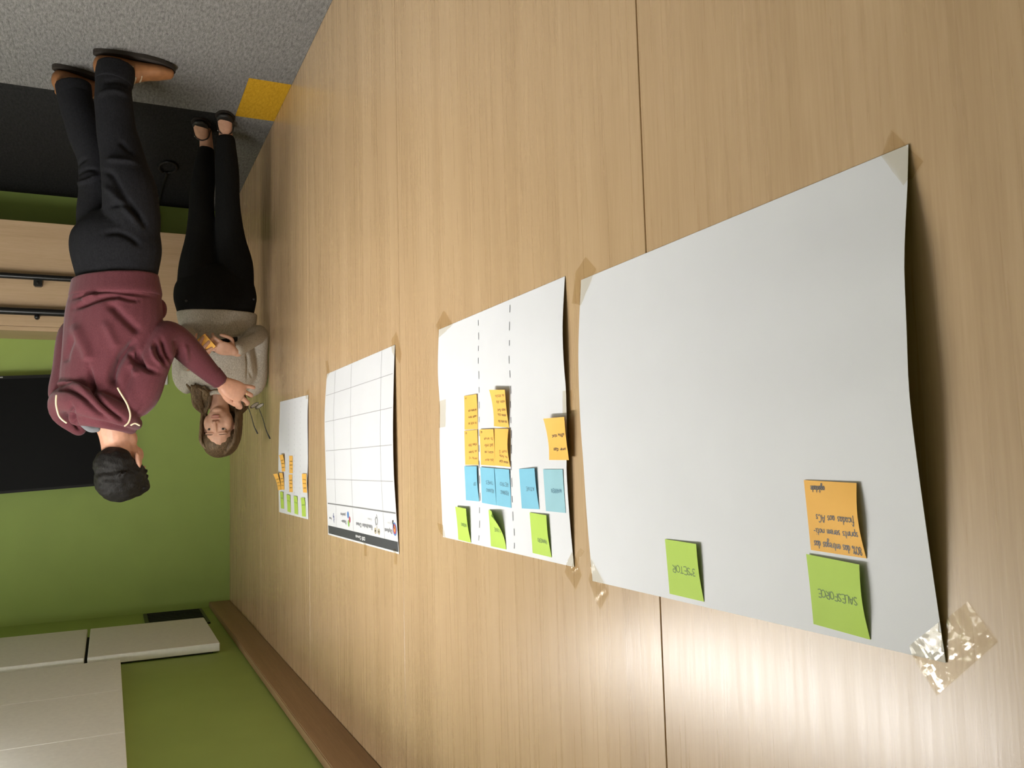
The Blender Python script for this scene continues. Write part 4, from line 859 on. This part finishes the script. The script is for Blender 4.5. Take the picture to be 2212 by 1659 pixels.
hp, tipsL = hand_parts(wL_, np.array((4.1, -0.3446, 1.1533))-wL_, np.array((-.95, -.25, .2)), np.array((-.1, .8, .5)), .88, curls=[(20, 32, 18), (18, 28, 15), (15, 25, 15), (8, 15, 10)], thumb=((.5, -.75, .25), (.8, -.55, .2), (.9, -.3, .15)), spread=.34)
sk += hp
legs = {'l': [(4.37, -0.3359, 0.7742), (4.36, -0.3248, 0.5666), (4.345, -0.3224, 0.407), (4.36, -0.3129, 0.2604), (4.385, -0.2978, 0.1267), (4.385, -0.3025, 0.0244)], 'r': [(4.36, -0.169, 0.7651), (4.31, -0.1932, 0.5674), (4.275, -0.2086, 0.4149), (4.27, -0.2138, 0.23), (4.265, -0.2189, 0.0962), (4.26, -0.2218, 0.0278)]}
for k in 'lr':
    sk.append(tube(legs[k], [.07, .05, .043, .04, (.034, .036), (.030, .034)], WL, 16, 3))
feet = {'l': ((4.405, -.310, 0), (4.265, -.345, 0)), 'r': ((4.295, -.214, 0), (4.135, -.243, 0))}
for k, zb in (('l', .07), ('r', .05)):
    h, t = (np.array(q) for q in feet[k]); an = np.array(legs[k][-1])
    sk.append(tube([an+np.array((.01, 0, .0)), h*.72+t*.28+np.array((0, 0, .052)), h*.4+t*.6+np.array((0, 0, .036)), h*.12+t*.88+np.array((0, 0, .024))], [(.031, .030), (.031, .027), (.034, .020), (.030, .012)], (0, 1, 0), 16, 4))
    sk.append(ell(h*.93+t*.07+np.array((0, 0, .036)), (.032, .026, .030)))
fuse('body', sk, .0034, 4, M['skin_woman'], w_)
at = lambda f, l, u: hc+hs*(f*hF+l*hL+u*hU)
for q in (-1, 1):
    V, F = ell(at(.0655, q*.031, -.001), (.0125*hs, .0140*hs, .0070*hs), [hF, hL, hU], 18, 10); ey = mesh('eye', V, F, M['eye_white'], w_, True)
    V, F = ell(at(.0760, q*.0335, -.0008), (.0034, .0056, .0058), [hF, hL, hU], 14, 8); mesh('iris', V, F, M['iris'], ey, True)
    arc = [at(.0725-.010*abs(t)**2, q*.031+.0165*t, .0005+.0085*(1-t*t)) for t in np.linspace(-1, 1, 7)]
    v, f = tube(arc, [.0009, .0017, .002, .002, .002, .0017, .0009], None, 8, 3); mesh('eyelashes', v, f, M['brow'], w_, True)
    arc = [at(.0850-.016*abs(t-.0)**2*(.6+.4*(t*q > 0)), q*.033+.022*t, .0235+.004*(1-t*t)-.002*(t*q)) for t in np.linspace(-1, 1, 7)]
    v, f = tube(arc, [.0008, .0014, .0018, .0018, .0018, .0014, .0008], None, 8, 3); mesh('eyebrow', v, f, M['brow'], w_, True)
V, F = ell(at(.0868, 0, -.0565), (.0080*hs, .0225*hs, .0042*hs), [hF, hL, hU]); mesh('lips', V, F, M['lip'], w_, True)
V, F = ell(at(.0862, 0, -.0660), (.0085*hs, .0190*hs, .0052*hs), [hF, hL, hU]); mesh('lips', V, F, M['lip'], w_, True)
# her long hair: a cap over the skull and locks falling to the shoulders
cap = []
for f, l, u, r in ((-.022, 0, .044, (.097, .084, .088)), (-.050, 0, -.01, (.062, .078, .08)), (-.010, .014, .060, (.084, .075, .076))): cap.append(ell(at(f, l, u), [q*hs for q in r], [hF, hL, hU]))
rs = np.random.RandomState(11); light = []
for q, cnt in ((1, 26), (-1, 26)):
    for i in range(cnt):
        a = rs.uniform(-.35, 1.0); f0 = .052-.085*(1-a) if a > 0 else -.03-.09*(-a)
        l0 = q*(.066+.012*rs.rand()); st = at(.02*a, q*.028, .122-.008*rs.rand()); p1 = at(f0*.8+.01, q*(.075+.006*rs.rand()), .062); p2 = at(f0*.7-.002, q*(.084+.008*rs.rand()), -.015); p3 = at(f0*.6-.012, q*(.080+.012*rs.rand()), -.075)
        if q > 0: w_k = rs.normal(); e1 = np.array((4.335, -0.3154, 1.4069))+w_k*np.array((.0, .016, 0))+rs.normal(size=3)*(.016, .004, .004); e2 = np.array((4.3, -0.3294, 1.3557))+w_k*np.array((0, .020, .002))+rs.normal(size=3)*(.012, .006, .006); e3 = np.array((4.285, -0.3455, 1.3215))+w_k*np.array((0, .018, .004))+rs.normal(size=3)*(.006, .005, .005)
        else: w_k = rs.normal(); e1 = np.array((4.36, -0.1444, 1.4097))+w_k*np.array((0, .016, 0))+rs.normal(size=3)*(.014, .004, .004); e2 = np.array((4.335, -0.1587, 1.352))+w_k*np.array((0, .018, 0))+rs.normal(size=3)*(.012, .006, .006); e3 = np.array((4.305, -0.1713, 1.3044))+w_k*np.array((0, .016, 0))+rs.normal(size=3)*(.006, .005, .005)
        tb = tube([st, p1, p2, p3, e1, e2, e3], [.006, .0085, .008, .0078, .008, .009, .005], None, 7, 4)
        (light if (q > 0 and rs.rand() < .45) else cap).append(tb)
cap.append(tube([at(-.06, 0, .02), at(-.055, 0, -.08), at(-.045, 0, -.16)], [(.075, .03), (.07, .028), (.06, .02)], hL, 16, 3))
fuse('hair', cap, .0038, 5, M['hair_brown'], w_, wobble(.0003, 210, 4))
fuse('hair_streaks', light, .0036, 1, M['hair_light'], w_)
# sweater
swt = [tube([(4.36, -0.2456, 0.949), (4.36, -0.2455, 0.9837), (4.36, -0.2453, 1.0713), (4.355, -0.2435, 1.1523), (4.36, -0.2385, 1.2204), (4.365, -0.2335, 1.2816), (4.365, -0.2334, 1.3273), (4.36, -0.2382, 1.3529)], [(.191, .129), (.187, .126), (.174, .118), (.174, .128), (.182, .124), (.178, .106), (.135, .085), (.082, .066)], WL, 30, 4, True, .006)]
swt.append(tube([(4.375, -0.1002, 1.3161), (4.38, -0.0614, 1.2826), (4.375, -0.0484, 1.1798), (4.345, -0.0462, 1.085), (4.32, -0.0567, 1.0515), (4.27, -0.0932, 1.0782), (4.215, -0.1424, 1.1213), (4.172, -0.1801, 1.1525)], [.052, .054, .048, .045, .046, .044, .040, .036], None, 20, 4))
swt.append(tube([(4.375, -0.3672, 1.3051), (4.385, -0.3962, 1.2662), (4.375, -0.4017, 1.1655), (4.335, -0.4009, 1.0848), (4.3, -0.3995, 1.0671), (4.23, -0.4005, 1.1166), (4.14, -0.3969, 1.2272)], [.052, .054, .049, .046, .046, .044, .042], None, 20, 4))
fuse('sweater', swt, .0052, 4, M['knit'], w_, chain(wobble(.0018, 40, 9), crease([
  ([(4.2, -0.122, 1.152), (4.2, -0.116, 1.184), (4.2, -0.113, 1.22), (4.2, -0.115, 1.293)], 0.007, -0.013),
  ([(4.2, -0.107, 1.225), (4.2, -0.1, 1.249), (4.2, -0.088, 1.274)], 0.006, -0.007),
  ([(4.2, -0.216, 1.097), (4.2, -0.17, 1.081), (4.2, -0.123, 1.062), (4.2, -0.078, 1.036)], 0.01, -0.012),
  ([(4.2, -0.314, 1.064), (4.2, -0.291, 1.037), (4.2, -0.273, 1.027)], 0.012, -0.004),
  ([(4.2, -0.393, 1.245), (4.2, -0.386, 1.274), (4.2, -0.38, 1.297)], 0.01, -0.008),
  ([(4.2, -0.25, 1.223), (4.2, -0.227, 1.247), (4.2, -0.204, 1.283)], 0.016, 0.004)])))
v, f = tube([(4.31, -0.3011, 1.3638), (4.285, -0.2741, 1.3476), (4.283, -0.2405, 1.3475), (4.3, -0.2043, 1.3594), (4.35, -0.1808, 1.3784)], [(.010, .007)]*5, (0, 0, 1), 12, 4); mesh('neckband', v, f, M['knit'], w_, True)
# trousers
tr_ = [tube([(4.36, -0.2499, 0.9792), (4.36, -0.2522, 0.9216), (4.36, -0.2545, 0.8638), (4.36, -0.2547, 0.7941), (4.36, -0.2592, 0.7362)], [(.172, .110), (.187, .124), (.196, .130), (.180, .125), (.13, .10)], WL, 26, 3)]
tr_.append(tube([(4.37, -0.3358, 0.8089), (4.365, -0.3324, 0.7055), (4.36, -0.3248, 0.5666), (4.345, -0.3224, 0.407), (4.36, -0.3129, 0.2604), (4.385, -0.2978, 0.1267)], [.098, .092, .070, .059, .055, .041], None, 20, 4))
tr_.append(tube([(4.36, -0.169, 0.8003), (4.34, -0.1739, 0.6993), (4.31, -0.1932, 0.5674), (4.275, -0.2086, 0.4149), (4.27, -0.2138, 0.23), (4.265, -0.2189, 0.0962)], [.098, .094, .072, .060, .056, .043], None, 20, 4))
fuse('trousers', tr_, .0055, 4, M['black_cloth'], w_, wobble(.0015, 40, 3))
for px_ in ((4.25, -0.4142, 0.9463), (4.25, -0.1069, 0.903)):
    pass
for c in [(4.243, -0.40, 0.915), (4.243, -0.09, 0.89)]:
    V, F = ell(c, (.004, .006, .006)); mesh('rivet', V, F, M['rivet'], w_, True)
for k in 'lr':
    s_ = shoe(feet[k][0], feet[k][1], M['shoe_black'], M['sole'], w_, None, True, 'flat_shoe')
    h, t = (np.array(q) for q in feet[k]); d = unit(t-h); sd = np.array((-d[1], d[0], 0)); b = h*.66+t*.34
    v, f = tube([b-sd*.040+np.array((0, 0, .030)), b-sd*.030+np.array((0, 0, .068))+d*.004, b+np.array((0, 0, .081)), b+sd*.030+np.array((0, 0, .068))+d*.004, b+sd*.040+np.array((0, 0, .030))], [(.006, .0022)]*5, d, 10, 4); st = mesh('strap', v, f, M['shoe_black'], s_, True)
    V, F = ell(b+sd*.034+np.array((0, 0, .060)), (.004, .004, .005)); mesh('buckle', V, F, M['buckle'], st, True)

# orange sticky pad and dark phone in her hands
pc = np.array((4.115, -0.3312, 1.1424)); e1 = unit((-.01, .05, .061)); e2 = unit(np.array((.03, -.05, .045))-e1*(e1@np.array((.03, -.05, .045)))); e3 = np.cross(e1, e2)
pd = empty('sticky_pad', tuple(float(q) for q in pc), 'small pad of orange sticky notes held between the fingers of the woman', 'sticky pad')
def slab(name, c, a, b, n_, ha, hb, hn, m, parent):
    V = [c+i*ha*a+j*hb*b+k*hn*n_ for k in (-1, 1) for i, j in ((-1, -1), (1, -1), (1, 1), (-1, 1))]
    return mesh(name, V, [(0, 3, 2, 1), (4, 5, 6, 7), (0, 1, 5, 4), (1, 2, 6, 5), (2, 3, 7, 6), (3, 0, 4, 7)], m, parent)
e3 = -e3 if e3[0] > 0 else e3
slab('top_note', pc+e3*.0036, e1, e2, e3, .038, .038, .0004, M['orange_note'], pd); slab('note_block', pc, e1, e2, e3, .0375, .0375, .003, M['orange_note'], pd)
ph = np.array((4.165, -0.2314, 1.1284)); a1 = unit((-.25, -.8, .2)); b1 = unit(np.array((.6, 0, .8))-a1*(a1@np.array((.6, 0, .8)))); n1 = np.cross(a1, b1)
sp = empty('phone', tuple(float(q) for q in ph), 'dark phone held flat under the right hand of the woman', 'phone')
slab('phone_case', ph, a1, b1, n1, .058, .030, .004, M['tv_frame'], sp); slab('phone_glass', ph-n1*.0044, a1, b1, n1, .055, .028, .0004, M['tv'], sp)
